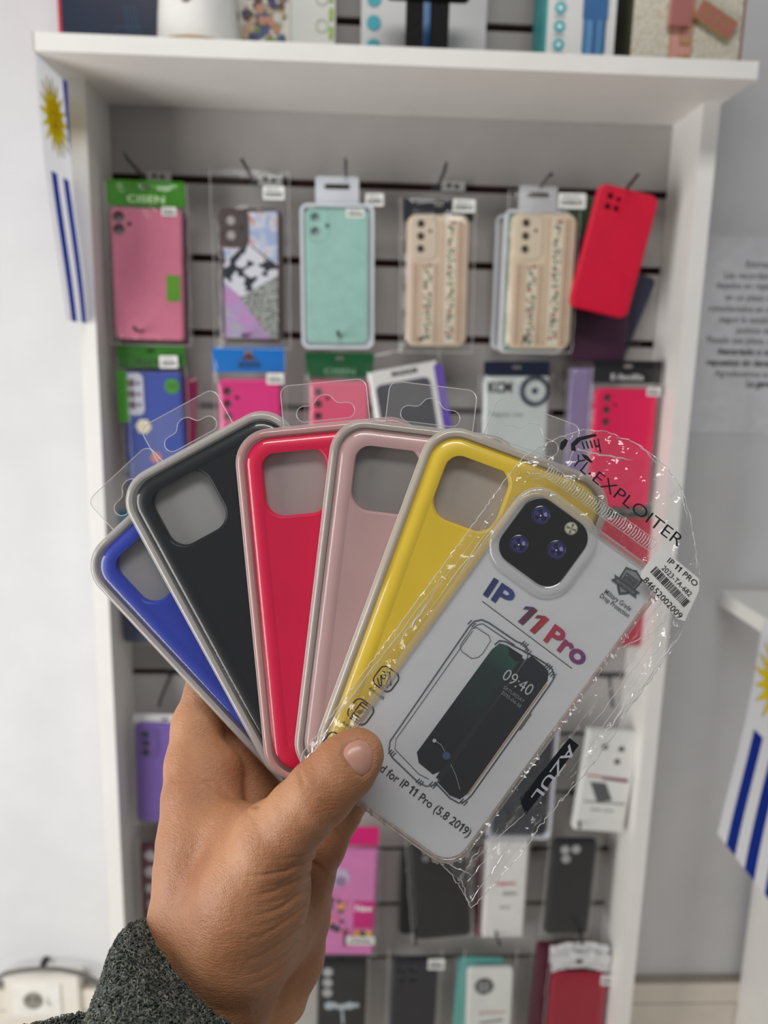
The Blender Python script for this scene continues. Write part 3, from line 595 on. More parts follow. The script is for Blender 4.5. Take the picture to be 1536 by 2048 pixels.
for base, tip, n, lab, cl in (
    ((292, 362), (249, 308), 0, 'dark wire hook above the rose pink case', 1), ((512, 366), (484, 320), 0, 'dark wire hook above the leopard print case', 1),
    ((693, 372), (691, 318), 0, 'dark wire hook through the tab of the mint case', 0), ((875, 374), (893, 325), 0, 'dark wire hook above the black carded flower case', 1),
    ((1072, 380), (1103, 350), 0, 'dark wire hook through the white tab of the tray stack', 0), ((1240, 388), (1276, 350), 0, 'dark wire hook through the tilted red case', 0),
    ((300, 664), (268, 655), 2, 'dark wire hook over the deep blue case header', 0), ((505, 690), (486, 672), 2, 'dark wire hook over the blue header card', 0),
    ((684, 700), (676, 664), 2, 'dark wire hook over the dark green header card', 0), ((830, 700), (845, 678), 2, 'dark wire hook over the tilted white carton', 0),
    ((1040, 700), (1050, 672), 2, 'dark wire hook over the magnet ring case', 0), ((1250, 700), (1278, 690), 2, 'dark wire hook over the black header card', 0),
    ((345, 1345), (318, 1440), 7, 'dark wire hook holding the purple case', 0), ((1215, 1345), (1225, 1440), 7, 'dark wire hook holding the white boxed case', 0), ((1050, 1345), (1040, 1440), 7, 'dark wire hook holding the white framed dark pack', 0),
    ((330, 1585), (325, 1690), 9, 'dark wire hook holding the maroon patched case', 0), ((700, 1585), (700, 1690), 9, 'dark wire hook holding the magenta blister pack', 0), ((870, 1585), (868, 1680), 9, 'dark wire hook holding the tilted black case', 0),
    ((1015, 1585), (1018, 1690), 9, 'dark wire hook holding the red lettered white box', 0), ((1150, 1585), (1160, 1690), 9, 'dark wire hook holding the black case with three lens covers', 0),
    ((690, 1820), (690, 1935), 11, 'dark wire hook holding the silvery motif case', 0), ((830, 1820), (832, 1935), 11, 'dark wire hook holding the four lens navy case', 0), ((975, 1820), (1000, 1955), 11, 'dark wire hook holding the white camera ring case', 0), ((1150, 1820), (1165, 1935), 11, 'dark wire hook holding the silver headed crimson case', 0)):
    hook(base, tip if n < 7 else (tip[0], base[1] + 70), z0 - 0.1 * n - 0.001, lab, cl, -0.13 if n < 7 else -0.09)

# ------------------------------------------------------------------ goods on the top board
ZT = ZB + TB + 0.0002
def carton(name, label, x0, x1, y, depth, h, rgb, cat, extra=None, rough=0.4, side=None):
    a, c = P(x0, 60, -y), P(x1, 60, -y); w = c.x - a.x
    root = thing(name, label, cat, Matrix.Translation(((a.x + c.x) / 2, -y, ZT)))
    b = MB(); m = mat(rgb, rough, 0.5, 0.03, 0, 20, name='carton_board'); b.box((-w / 2, 0, 0), (w / 2, depth, h), m)
    if side: b.box((-w / 2 - 0.0008, -0.0002, 0), (-w / 2 + 0.003, depth, h), mat(side, 0.4, name='carton_side'))
    b.build('carton', root)
    if extra: extra(root, w, h)
    return root
FM = Matrix.Rotation(math.pi / 2, 4, 'X')       # local xy drawing -> upright front face
def front(mb_fn, root, name='printed_front'):
    b = MB(); mb_fn(b); return b.build(name, root, M=Matrix.Translation((0, -0.0012, 0)) @ FM)
def zpx(py, y): return P(768, py, -y).z - ZT
def x_navy(root, w, h):
    def d(b):
        for k in range(4): b.tube([(0.02 + 0.006 * k, 0.03, 0), (0.016 + 0.004 * k, 0.075, 0)], 0.0004, mat((90, 120, 150), 0.4, name='print_thin'), 4)
        b.tube([(0.005, 0.032, 0), (0.05, 0.034, 0)], 0.0004, mat((90, 120, 150), 0.4, name='print_thin'), 4); b.tube([(0.003, 0.05, 0), (0.045, 0.052, 0)], 0.0004, mat((90, 120, 150), 0.4, name='print_thin'), 4)
    front(d, root)
carton('boxed_set', 'dark navy box with a red edge at the end of the top board', 119, 330, 0.060, 0.045, 0.24, (34, 42, 62), 'box', x_navy, 0.3, (190, 40, 60))
c0 = P(397, 66, -0.115); R0 = (P(478, 66, -0.115).x - P(316, 66, -0.115).x) / 2
root = thing('white_diffuser', 'white ceramic vessel with a tan base on the top board', 'diffuser', Matrix.Translation((c0.x, -0.115, ZT)))
b = MB(); b.lathe([(R0 * 0.96, 0), (R0 * 1.0, 0.004), (R0 * 1.0, 0.009)], mat((190, 160, 122), 0.5, name='tan_wood')); b.build('base', root)
b = MB(); b.lathe([(R0 * 0.99, 0.009), (R0 * 1.0, 0.013), (R0 * 0.97, 0.04), (R0 * 0.9, 0.08), (R0 * 0.75, 0.13), (R0 * 0.5, 0.16), (R0 * 0.2, 0.17)], mat((238, 236, 232), 0.5, 0.5, 0.02, 0.25, 90, name='ceramic')); b.build('body', root)
b = MB(); b.lathe([(0.006, 0), (0.006, 0.002), (0.004, 0.003)], mat((130, 118, 106), 0.4, name='button'), 18, Matrix.Translation((-R0 * 0.1, -R0 * 0.955, 0.048)) @ FM); b.build('button', root)
def x_fruit(root, w, h):
    def d(b):
        rnd = random.Random(4)
        for k in range(120):
            c = rnd.choice(((196, 170, 140), (90, 60, 44), (60, 84, 130), (120, 140, 80), (200, 140, 110), (46, 60, 100), (220, 214, 200)))
            b.poly(circ(rnd.uniform(-0.42, 0.42) * w, rnd.uniform(0.0, 0.1) * 1.0 + 0.005, rnd.uniform(0.0025, 0.0065), 8), 0.00001 * k, mat(c, 0.5, name='print_fruit'))
    front(d, root)
carton('food_box', 'carton printed with fruit and blue cloth beside the white vessel', 478, 581, 0.07, 0.05, 0.22, (222, 216, 206), 'box', x_fruit)
def x_green(root, w, h):
    def d(b):
        for k in range(6): b.poly([(w * 0.36, 0.004 + 0.02 * k), (w * 0.46, 0.004 + 0.02 * k), (w * 0.46, 0.018 + 0.02 * k), (w * 0.36, 0.018 + 0.02 * k)], 0, mat((150, 176, 60), 0.5, name='print_lime'))
        for k in range(3): b.tube([(x, y, 0) for x, y in circ(w * 0.2, 0.028 + 0.03 * k, 0.007, 14)], 0.0004, mat((150, 180, 120), 0.5, name='print_lime'), 4, close=True)
    front(d, root)
carton('white_carton', 'white carton with lime green squares down its edge', 582, 670, 0.07, 0.05, 0.22, (216, 216, 210), 'box', x_green, side=None)
def x_big(root, w, h):
    def d(b):
        for k in range(4):
            b.poly(circ(-w * 0.40, 0.0 + 0.026 * k + 0.006, 0.0085, 20), 0, mat((30, 160, 176), 0.4, name='print_teal'))
        b.poly([(w * 0.0, 0), (w * 0.25, 0.0), (w * 0.12, 0.03), (w * 0.14, 0.11), (w * 0.0, 0.11)], 0, mat((52, 112, 168), 0.4, name='print_blue'))
    front(d, root)
carton('white_carton', 'wide white carton with teal round icons behind the black stand', 722, 972, 0.085, 0.06, 0.25, (206, 206, 206), 'box', x_big)
# black stand with two feet
a = P(848, 92, -0.135); k = (P(893, 90, -0.135).x - P(808, 90, -0.135).x) / 85
root = thing('black_stand', 'black two-legged stand in front of the wide white carton', 'stand', Matrix.Translation((a.x, -0.135, ZT)))
bk = mat((5, 5, 7), 0.6, 0.2, name='black_plastic')
for x0_, x1_ in ((-38, -4), (10, 46)):
    b = MB(); plate(b, (x1_ - x0_) * k, 0.068, 0.004, [(0, 0), (0, 0.012), (0.001, 0.0135)], bk, (x0_ + x1_) / 2 * k, 0.034, M=FM); b.build('leg', root)
b = MB(); plate(b, 170 * k, 0.022, 0.008, [(0, -0.004), (0, 0.024), (0.002, 0.027)], bk, 5 * k, 0.075, M=FM); b.build('top_bar', root)
def x_bottle(root, w, h):
    def d(b):
        s = w / 142
        bl = ramp_mat('bottle_print', 0, [(0, (40, 90, 140)), (0.35, (90, 150, 200)), (0.5, (30, 70, 120)), (0.7, (80, 140, 190)), (1, (30, 70, 110))], -0.005 * 0 + 5 * s, 52 * s)
        b.poly(rrect(46 * s, 90 * s, 7 * s, 4, 29 * s, 70 * s), 0, bl); b.poly(rrect(50 * s, 40 * s, 3 * s, 3, 29 * s, 108 * s), 0.0002, mat((44, 100, 156), 0.4, name='print_blue'))
        for k in range(4):
            b.poly(circ(-41 * s, (41 + 33 * k) * s, 11 * s, 20), 0, mat((40, 168, 178), 0.4, name='print_teal')); b.poly(circ(-41 * s, (41 + 33 * k) * s, 5 * s, 10), 0.0002, mat((220, 236, 236), 0.4, name='print_pale'))
            b.poly([(-52 * s, (25 + 33 * k) * s), (-30 * s, (25 + 33 * k) * s), (-30 * s, (27 + 33 * k) * s), (-52 * s, (27 + 33 * k) * s)], 0, mat((150, 160, 160), 0.5, name='print_grey'))
        text(b, 'Tomatodo & bottle', -54 * s, 5 * s, 0, 60 * s, 6 * s, mat((40, 168, 178), 0.5, name='ink'), 0)
        b.tube([(x, y, 0) for x, y in rrect(11 * s, 22 * s, 5 * s, 4, 48 * s, 12 * s)], 0.0005, mat((90, 90, 90), 0.4, name='print_grey'), 4, close=True)
    front(d, root)
carton('bottle_carton', 'white carton with a blue bottle picture and teal icons', 1088, 1230, 0.135, 0.06, 0.24, (222, 222, 220), 'box', x_bottle, side=(50, 150, 150))
glit = None
def glitter():
    m, N, L = nodes('gold_glitter'); bs = N['Principled BSDF']; bs.inputs['Metallic'].default_value = 0.35; bs.inputs['Roughness'].default_value = 0.35
    tc = N.new('ShaderNodeTexCoord'); v = N.new('ShaderNodeTexVoronoi'); v.inputs['Scale'].default_value = 700; L.new(tc.outputs['Object'], v.inputs['Vector'])
    rp = N.new('ShaderNodeValToRGB'); rp.color_ramp.elements[0].color = (*lin((190, 176, 140)), 1); rp.color_ramp.elements[1].color = (*lin((255, 254, 244)), 1)
    L.new(v.outputs['Color'], rp.inputs[0]); L.new(rp.outputs[0], bs.inputs['Base Color'])
    bp = N.new('ShaderNodeBump'); bp.inputs['Strength'].default_value = 0.9; bp.inputs['Distance'].default_value = 0.001; L.new(v.outputs['Color'], bp.inputs['Height']); L.new(bp.outputs[0], bs.inputs['Normal'])
    return m
a, c = P(1265, 60, -0.14), P(1482, 60, -0.14); w = c.x - a.x
root = thing('gift_box', 'glittering gold gift box tied with a rose ribbon', 'gift box', Matrix.Translation(((a.x + c.x) / 2, -0.14, ZT)))
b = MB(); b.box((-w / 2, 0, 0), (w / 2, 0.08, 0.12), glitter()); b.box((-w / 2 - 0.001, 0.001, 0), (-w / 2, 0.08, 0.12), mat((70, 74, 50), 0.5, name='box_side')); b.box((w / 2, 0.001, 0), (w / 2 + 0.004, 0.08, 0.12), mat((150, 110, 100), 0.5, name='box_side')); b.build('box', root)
rose = mat((206, 150, 140), 0.35, 0.5, 0.05, 0, 30, coat=0.3, name='ribbon_satin'); gold = mat((200, 160, 90), 0.3, metal=0.6, name='gold_edge'); rose2 = mat((168, 104, 98), 0.35, coat=0.3, name='ribbon_satin')
s = w / 217
b = MB(); b.box((-32 * s, -0.0012, 0), (10 * s, 0, 0.12), rose); b.box((-34 * s, -0.0014, 0), (-32 * s, 0, 0.12), gold); b.box((10 * s, -0.0014, 0), (12 * s, 0, 0.12), gold)
text(b, 'IS ETE IS ETE', 6 * s, 3 * s, math.pi / 2, 230 * s, 20 * s, gold, 0.0018, 0.01, M=FM); b.build('ribbon', root)
b = MB(); Mb = Matrix.Translation((0, -0.004, 0)) @ FM
b.box((-42 * s, 75 * s, 0), (0 * s, 125 * s, 0.006), rose2, Mb); b.build('bow', root)
b = MB(); Mt = Matrix.Translation((0, -0.006, 0)) @ FM @ Matrix.Translation((14 * s, 110 * s, 0)) @ Matrix.Rotation(math.radians(-28), 4, 'Z')
b.box((0, -18 * s, 0), (85 * s, 18 * s, 0.0012), gold, Mt); b.box((2 * s, -15 * s, 0.001), (83 * s, 15 * s, 0.0016), rose2, Mt); text(b, 'IS ET', 12 * s, -9 * s, 0, 60 * s, 18 * s, gold, 0.0019, 0.01, M=Mt); b.build('ribbon_tail', root)

# ------------------------------------------------------------------ flags, notice, socket, counter
def cloth(rgb, name):
    m, N, L = nodes(name); N.remove(N['Principled BSDF']); tc = N.new('ShaderNodeTexCoord'); nz = N.new('ShaderNodeTexNoise'); nz.inputs['Scale'].default_value = 120; L.new(tc.outputs['Object'], nz.inputs['Vector'])
    rp = N.new('ShaderNodeValToRGB'); c = lin(rgb); rp.color_ramp.elements[0].color = (*[x * 0.96 for x in c], 1); rp.color_ramp.elements[1].color = (*c, 1); L.new(nz.outputs['Fac'], rp.inputs[0])
    d = N.new('ShaderNodeBsdfDiffuse'); t = N.new('ShaderNodeBsdfTranslucent'); mx = N.new('ShaderNodeMixShader'); mx.inputs[0].default_value = 0.5
    L.new(rp.outputs[0], d.inputs[0]); L.new(rp.outputs[0], t.inputs[0]); L.new(d.outputs[0], mx.inputs[1]); L.new(t.outputs[0], mx.inputs[2]); L.new(mx.outputs[0], N['Material Output'].inputs[0]); return m
navyb = cloth((34, 56, 150), 'flag_blue'); flagw = cloth((240, 241, 245), 'flag_white')
suny = cloth((240, 218, 30), 'flag_yellow'); sund = mat((120, 108, 30), 0.6, name='flag_outline')
def flag(label, pts, canton, name='paper_flag', wave=0.003):
    """pts: four world corners (front-top, back-top, front-bottom, back-bottom); nine bands across"""
    A, B, C_, D_ = pts; root = thing(name, label, 'flag', Matrix.Translation(A), 'little flags')
    def Q(u, v, off=0.0):
        p = (A * (1 - u) + B * u) * (1 - v) + (C_ * (1 - u) + D_ * u) * v
        n = (B - A).cross(C_ - A).normalized()
        return p + n * (wave * math.sin(v * 4.2 + u * 2.0) + off) - A
    b = MB(); nv = 24
    for i in range(9):
        for j in range(nv):
            u0, u1, v0, v1 = i / 9, (i + 1) / 9, j / nv, (j + 1) / nv
            blue = (i % 2 == 1) and not (i < 5 and v0 < canton - 1e-6)
            b.add([Q(u0, v0), Q(u0, v1), Q(u1, v1), Q(u1, v0)], [(0, 1, 2, 3)], navyb if blue else flagw)
    b.build('sheet', root, angle=60)
    n = (B - A).cross(C_ - A).normalized(); sgn = 1 if n.dot(CAM_LOC - A) > 0 else -1
    asp = (C_ - A).length / (B - A).length
    b = MB(); cu, cv, rr = 5 / 18, canton * 0.5, 0.125
    def ring(fn, k, mm, off): b.add([Q(cu + fn(t)[0], cv + fn(t)[1] / asp, sgn * off) for t in range(k)], [tuple(range(k))], mm)
    star = lambda t: (rr * (2.15 if t % 2 == 0 else 1.15) * (1 if t % 4 else 1.08) * math.cos(2 * math.pi * t / 32), rr * (2.15 if t % 2 == 0 else 1.15) * math.sin(2 * math.pi * t / 32))
    face = lambda t: (rr * 0.95 * math.cos(2 * math.pi * t / 24), rr * 0.95 * math.sin(2 * math.pi * t / 24))
    ring(star, 32, suny, 0.0011); ring(face, 24, suny, 0.0016)
    for fn, k in ((star, 32), (face, 24)): b.tube([Q(cu + fn(t)[0], cv + fn(t)[1] / asp, sgn * 0.0016) for t in range(k)], 0.00035, sund, 4, close=True)
    for du, dv in ((-0.3, -0.25), (0.3, -0.25), (0, 0.1), (-0.12, 0.42), (0.12, 0.42)):
        ring(lambda t: (rr * (du + 0.13 * math.cos(2 * math.pi * t / 10)), rr * (dv + 0.1 * math.sin(2 * math.pi * t / 10))), 10, sund, 0.002)
    b.build('sun_emblem', root)
xf = BL.x + 0.0
def on_x(px, py, x):      # sight line of a pixel meeting a plane of constant x
    d = CR * ((px - 768) / F) - CU * ((py - 1024) / F) + CF
    return d * (x / d.x) + CAM_LOC
A = Vector((xf - 0.002, -DB + 0.006, ZB + 0.004)); B_ = Vector((xf - 0.002, -0.012, ZB + 0.004))
C1 = on_x(121, 640, xf + 0.012); 
flag('blue and white striped flag with yellow sun hanging from the top board end', (A, B_, Vector((C1.x, -DB + 0.010, C1.z)), Vector((C1.x, -0.012, C1.z))), 0.40)

# counter at the right, with the second flag hung on its end
K = P(1436, 1222, 0.0); kx = K.x; kz = P(1470, 1222, -0.10).z
root = thing('counter', 'white counter with an overhanging top beside the display unit', 'counter', Matrix.Translation((kx, 0, 0)))
b = MB(); b.box((0, -0.55, kz - 0.022), (0.8, 0.0, kz), WHITE); b.build('counter_top', root)
px_ = P(1503, 1790, 0.0).x - kx
b = MB(); b.box((px_, -0.53, 0), (px_ + 0.02, 0.0, kz - 0.022), WHITE); b.build('side_panel', root)
b = MB(); b.box((px_ + 0.02, -0.53, 0.06), (0.79, -0.51, kz - 0.022), WHITE); b.build('front_panel', root)
fa = P(1524, 1318, -0.16); fa.z = kz - 0.001
A2 = Vector((kx - 0.003, -0.34, kz - 0.004)); B2 = Vector((kx - 0.003, -0.13, kz - 0.004))
C2 = P(1622, 1902, -0.33); D2 = P(1440, 1668, -0.16)
flag('blue and white striped flag with yellow sun hanging from the counter edge', (B2, A2, D2, C2), 0.42, wave=0.004)

# printed notice
q = P(1384, 866, 0.012); q2 = P(1400, 470, 0.012)
root = thing('notice_sheet', 'printed paper notice in Spanish taped to the wall beside the unit', 'notice', Matrix.Translation((q2.x + 0.012, 0.0158, q.z)) )
b = MB(); nh = q2.z - q.z; b.box((0, -0.0006, 0), (0.30, 0, nh), mat((222, 222, 226), 0.6, name='notice_paper')); b.build('sheet', root)
lines = [(1492, 529, 'Estimados clientes:', 0), (1449, 551, 'Les recordamos que los equipos', 0), (1432, 571, 'dejados en reparacion y no retirados', 0), (1451, 595, 'en un plazo de 90 dias seran', 0), (1417, 617, 'considerados en estado de abandono', 0), (1439, 639, 'segun lo establecido en la', 0), (1473, 661, 'politica de garantia.', 0), (1414, 680, 'Pasado ese plazo, el equipo sera', 0), (1435, 703, 'descartado o utilizado para', 1), (1413, 725, 'repuestos sin derecho a reclamo.', 1), (1429, 747, 'Agradecemos su comprension.', 0), (1493, 768, 'La gerencia', 1)]
b = MB(); tk = mat((92, 92, 96), 0.6, name='ink'); tkb = mat((52, 52, 56), 0.6, name='ink')
for px, py, s_, bo in lines:
    p = P(px, py + 5, 0.0145); vs, fs = text_geo(s_, 0.02 if bo else 0.0)
    wd = max(v[0] for v in vs) * 0.0092 / 0.69 * 0.92
    text(b, s_, p.x - q2.x - 0.012, p.z - q.z, 0, wd, 0.0092, tkb if bo else tk, 0.0, 0.02 if bo else 0.0)
b.build('printed_text', root, M=Matrix.Translation((0, -0.0012, 0)) @ FM)

# socket on the wall with a grey cable clipped above it
so = P(88, 1990, 0.0)
root = thing('wall_socket', 'white power socket box low on the wall beside the fleece cuff', 'socket', Matrix.Translation((so.x, 0.0155, so.z)))
sc = (P(163, 1990, 0).x - P(14, 1990, 0).x); shh = P(88, 1948, 0).z - P(88, 2030, 0).z
ivory = mat((226, 222, 212), 0.4, 0.5, 0.02, 0, 20, name='ivory_plastic')
b = MB(); plate(b, sc, shh, 0.003, [(0, 0), (0, 0.020), (0.002, 0.023)], ivory, 0, 0, M=FM); b.build('box', root)
b = MB(); plate(b, sc * 0.64, shh * 0.74, 0.003, [(0, 0.022), (0, 0.025), (0.001, 0.026)], mat((232, 230, 224), 0.4, name='ivory_plastic'), -sc * 0.06, 0, M=FM); b.build('plate', root)
b = MB(); rc = 0.0155; b.lathe([(rc, 0.0262), (rc, 0.0272), (rc * 0.92, 0.0275), (rc * 0.9, 0.0265)], mat((140, 138, 130), 0.5, name='socket_well'), 28, FM @ Matrix.Translation((-sc * 0.11, 0, 0)))
for dx in (-0.006, 0.006): b.lathe([(0.0025, 0.0266), (0.0025, 0.0279)], mat((60, 58, 54), 0.5, name='socket_pin'), 12, FM @ Matrix.Translation((-sc * 0.11 + dx, 0.003, 0)))
b.build('outlet', root)
b = MB(); text(b, 'L', sc * 0.08, -0.009, 0, 0.007, 0.014, mat((150, 150, 140), 0.5, name='ink'), 0.0268, M=FM); b.build('marking', root)
cab = mat((92, 90, 86), 0.5, name='cable_sheath')
b = MB(); pts = [P(x, y, -0.006) for x, y in ((-60, 2000), (-20, 1965), (12, 1946), (50, 1940), (84, 1937), (120, 1939), (158, 1946), (205, 1968), (260, 1990), (330, 2010))]
b.tube(pts, 0.0032, cab, 8); tag(b.build('power_cable'), 'grey power cable drooping over the wall socket', 'cable')
cl = P(84, 1935, -0.002)
b = MB(); b.lathe([(0.0055, 0), (0.0055, 0.012), (0.004, 0.015)], mat((34, 34, 36), 0.5, name='clip_plastic'), 14, Matrix.Translation(cl + Vector((0, 0.017, 0.001))) @ FM); tag(b.build('cable_clip'), 'small black clip pinning the grey cable to the wall', 'clip')
b = MB(); tz = P(60, 2036, 0.0).z; b.box((P(46, 2030, 0).x, 0.0, z2 + 0.0), (P(60, 2030, 0).x, 0.0155, so.z - shh / 2), ivory); tag(b.build('cable_conduit'), 'narrow white conduit running down from the wall socket', 'conduit')

# ------------------------------------------------------------------ the fan of blister packs in the hand
SHELL = film('blister_shell', 0.40, (222, 214, 206), 0.10, 0.5, 0.12)
SHELLW = film('blister_wall', 0.32, (222, 214, 206), 0.10, 0.5, 0.10)
COVER = film('blister_cover', 0.006, (235, 235, 235), 0.055, 0.5, 0.03)
TABF = film('tab_film', 0.10, (232, 230, 228), 0.05, 0.4, 0.05, 0.15, 30)
FROST = mat((176, 174, 172), 0.35, 0.5, 0.10, 0.0, 30, name='frosted_tray')
BW, BLN = 0.0850, 0.1600
def fan_matrix(px, py, theta, depth):
    return camM @ Matrix.Translation(CP(px, py, depth)) @ Matrix.Rotation(-math.radians(theta), 4, 'Z')
def blister(name, label, px, py, theta, depth, rgb, tint, rgb_rim, hole_xy=(0.0262, 0.0248)):
    root = thing(name, label, 'phone case', fan_matrix(px, py, theta, depth), 'blister packed phone cases fanned out in the hand')
    cx, cy = BW / 2, -BLN / 2; r = 0.0155
    shell = film('blister_shell_%d_%d_%d' % rgb_rim, 0.62, rgb_rim, 0.08, 0.45, 0.12)
    b = MB()
    prof = [(0.0, -0.0066), (0.0, -0.0035), (0.0004, -0.0018), (0.0013, -0.0008), (0.0024, -0.0006), (0.0034, -0.0012)]
    walls(b, [[(x, y, z) for x, y in rrect(BW - 2 * i, BLN - 2 * i, r - i, 10, cx, cy)] for i, z in prof], shell)
    b.tube([(x, y, -0.0034) for x, y in rrect(BW + 0.0002, BLN + 0.0002, r, 10, cx, cy)], 0.0003, EDGE, 4, close=True)
    b.build('blister_shell', root, angle=70)
    # the silicone case, camera opening cut through it
    b = MB(); m = mat(rgb, 0.42, 0.5, 0.03, 0.0, 40, name='silicone')
    hw, hh = 0.0290, 0.0300; hx, hy = hole_xy
    i0 = 0.0037; cw, chh, cr = BW - 2 * i0, BLN - 2 * i0, r - i0 * 0.7
    prof = [(0.0, -0.0055), (0.0, -0.0042), (0.0004, -0.0031), (0.0013, -0.0020), (0.0028, -0.0012), (0.0046, -0.0008), (0.0062, -0.0008), (0.0075, -0.0011)]
    ls = [[(x, y, z) for x, y in rrect(cw - 2 * i, chh - 2 * i, cr - i * 0.8, 10, cx, cy)] for i, z in prof]
    walls(b, ls, m)
    h1 = rrect(hw + 0.0022, hh + 0.0022, 0.0096, 8, hx, -hy); h2 = rrect(hw + 0.0006, hh + 0.0006, 0.0088, 8, hx, -hy); h3 = rrect(hw, hh, 0.0085, 8, hx, -hy)
    cap(b, [[p[:2] for p in ls[-1]], h1], prof[-1][1], m)
    walls(b, [[(x, y, -0.0056) for x, y in h3], [(x, y, -0.0026) for x, y in h3], [(x, y, -0.0016) for x, y in h2], [(x, y, prof[-1][1]) for x, y in h1]], m, flip=True)
    b.build('case', root, angle=50)
    b = MB(); plate(b, BW - 0.0012, BLN - 0.0012, r - 0.0006, [(0, -0.0066), (0, -0.0058)], mat(tint, 0.3, 0.5, 0.10, 0, 22, name='frosted_tray'), cx, cy); b.build('frosted_tray', root)
    # clear cover following the bevel
    b = MB(); prof = [(0.0034, -0.0012), (0.0036, -0.0017), (0.0040, -0.0024), (0.0047, -0.0018), (0.0056, -0.0009), (0.0072, -0.0004), (0.0100, -0.0002)]
    plate(b, BW, BLN, r, prof, COVER, cx, cy, back=False, n=10); b.build('clear_cover', root, angle=80)
    # hang tab with its euro slot
    b = MB(); tw, th = 0.0395, 0.0250; ty = 0.0068
    sl = []
    for a in range(15, 166, 15): sl.append((0.0040 * math.cos(math.radians(a)), 0.0052 + 0.0028 * math.sin(math.radians(a))))
    sl += [(-0.0046, 0.0050), (-0.0056, 0.0040), (-0.0070, 0.0036), (-0.0098, 0.0036)] + [(-0.0098 + 0.0036 * math.cos(math.radians(a)), 0.0036 * math.sin(math.radians(a))) for a in range(105, 256, 15)] + [(-0.0098, -0.0036), (0.0098, -0.0036)] + [(0.0098 + 0.0036 * math.cos(math.radians(a)), 0.0036 * math.sin(math.radians(a))) for a in range(285, 436, 15)] + [(0.0098, 0.0036), (0.0070, 0.0036), (0.0056, 0.0040), (0.0046, 0.0050)]
    sl = [(cx + x, ty - 0.0012 + y) for x, y in sl]
    out = rrect(tw, th, 0.0042, 6, cx, ty)
    cap(b, [out, sl], -0.0060, TABF)
    b.tube([(x, y, -0.0060) for x, y in out], 0.00022, EDGE, 4, close=True); b.tube([(x, y, -0.0060) for x, y in sl], 0.0002, EDGE, 4, close=True)
    b.build('hang_tab', root)
    return root
blister('phone_case', 'cobalt blue silicone phone case in clear blister, outermost of the fan', 149.3, 1128.8, -43.0, 0.3605, (46, 66, 178), (168, 166, 168), (200, 194, 190))
blister('phone_case', 'charcoal black silicone phone case in clear blister over the cobalt one', 224, 975, -28.6, 0.3535, (22, 24, 29), (166, 166, 164), (212, 206, 198))
blister('phone_case', 'neon red-pink silicone phone case in clear blister beside the black one', 464, 864, -5.6, 0.3465, (230, 0, 72), (178, 164, 162), (226, 170, 166))
blister('phone_case', 'dusty rose silicone phone case in clear blister between neon pink and yellow', 668, 831, 6.85, 0.3395, (202, 164, 162), (150, 146, 142), (204, 192, 182))
blister('phone_case', 'yellow silicone phone case in clear blister under the clear pouch', 870, 835.6, 20.2, 0.3325, (240, 206, 56), (176, 166, 158), (214, 204, 188))

# ------------------------------------------------------------------ clear case in a printed pouch, front of the fan
PD = 0.3225; TH = 36.2
PM = fan_matrix(1063, 957, TH, PD); ps = PD / F
ct, st = math.cos(math.radians(TH)), math.sin(math.radians(TH))
def LP(px, py):
    dx, dy = (px - 1063) * ps, (py - 957) * ps
    return (dx * ct + dy * st, -(-dx * st + dy * ct))
pouch = thing('phone_case', 'transparent phone case with a printed card in a clear pouch, front of fan', 'phone case', PM, 'blister packed phone cases fanned out in the hand')
CW, CLn = 345 * ps, 735 * ps; ccx, ccy = CW / 2, -CLn / 2
TPU = film('clear_tpu', 0.015, (226, 222, 212), 0.03, 0.5, 0.05)
TPUR = film('clear_tpu_rim', 0.22, (222, 214, 200), 0.12, 0.7, 0.06)
CARD = mat((230, 231, 234), 0.45, 0.4, 0.03, 0, 18, name='insert_card')
b = MB(); ir = 0.012
prof = [(0.0, -0.0085), (-0.0002, -0.005), (0.0, -0.0022), (0.0008, -0.0008), (0.0022, -0.0002), (0.0034, -0.0006)]
walls(b, [[(x, y, z) for x, y in rrect(CW - 2 * i, CLn - 2 * i, ir - i, 10, ccx, ccy)] for i, z in prof], TPUR)
b.tube([(x, y, -0.0003) for x, y in rrect(CW - 0.0046, CLn - 0.0046, ir - 0.0022, 10, ccx, ccy)], 0.00035, TPUR, 6, close=True)
for sx, sy in ((-1, -1), (1, -1), (1, 1), (-1, 1)):     # corner bumpers
    for k in range(5):
        a = math.radians((0 if sx > 0 else 90) + (0 if sy > 0 else 0)); an = math.atan2(sy, sx) + (k - 2) * 0.32
        px_, py_ = ccx + sx * (CW / 2 - ir) + ir * math.cos(an), ccy + sy * (CLn / 2 - ir) + ir * math.sin(an)
        b.tube([(px_, py_, -0.0082), (px_, py_, -0.0012)], 0.0009, TPUR, 6)
for k in range(9):                                       # ribs along the bottom edge
    x = CW * (0.12 + 0.76 * k / 8); b.tube([(x, -CLn - 0.0002, -0.008), (x, -CLn + 0.0004, -0.0012)], 0.0008, TPUR, 6)
b.build('case_rim', pouch, angle=60)
bx, by = LP(1087, 1084); bs_ = 148 * ps
b = MB(); ring = rrect(bs_ + 0.0002, bs_ + 0.0002, 0.0080, 8, bx, by)
cap(b, [rrect(CW - 0.0068, CLn - 0.0068, ir - 0.0034, 10, ccx, ccy), ring], -0.0006, TPU); b.build('case_back', pouch)
b = MB(); plate(b, bs_ + 0.0090, bs_ + 0.0090, 0.0125, [(0, -0.0007), (0.0004, 0.0004), (0.0014, 0.0009), (0.0032, 0.0009), (0.0042, 0.0002)], film('clear_tpu_ring', 0.3, (240, 240, 240), 0.12, 0.6, 0.08), bx, by, back=False, n=8, captop=False); b.build('camera_frame', pouch, angle=60)
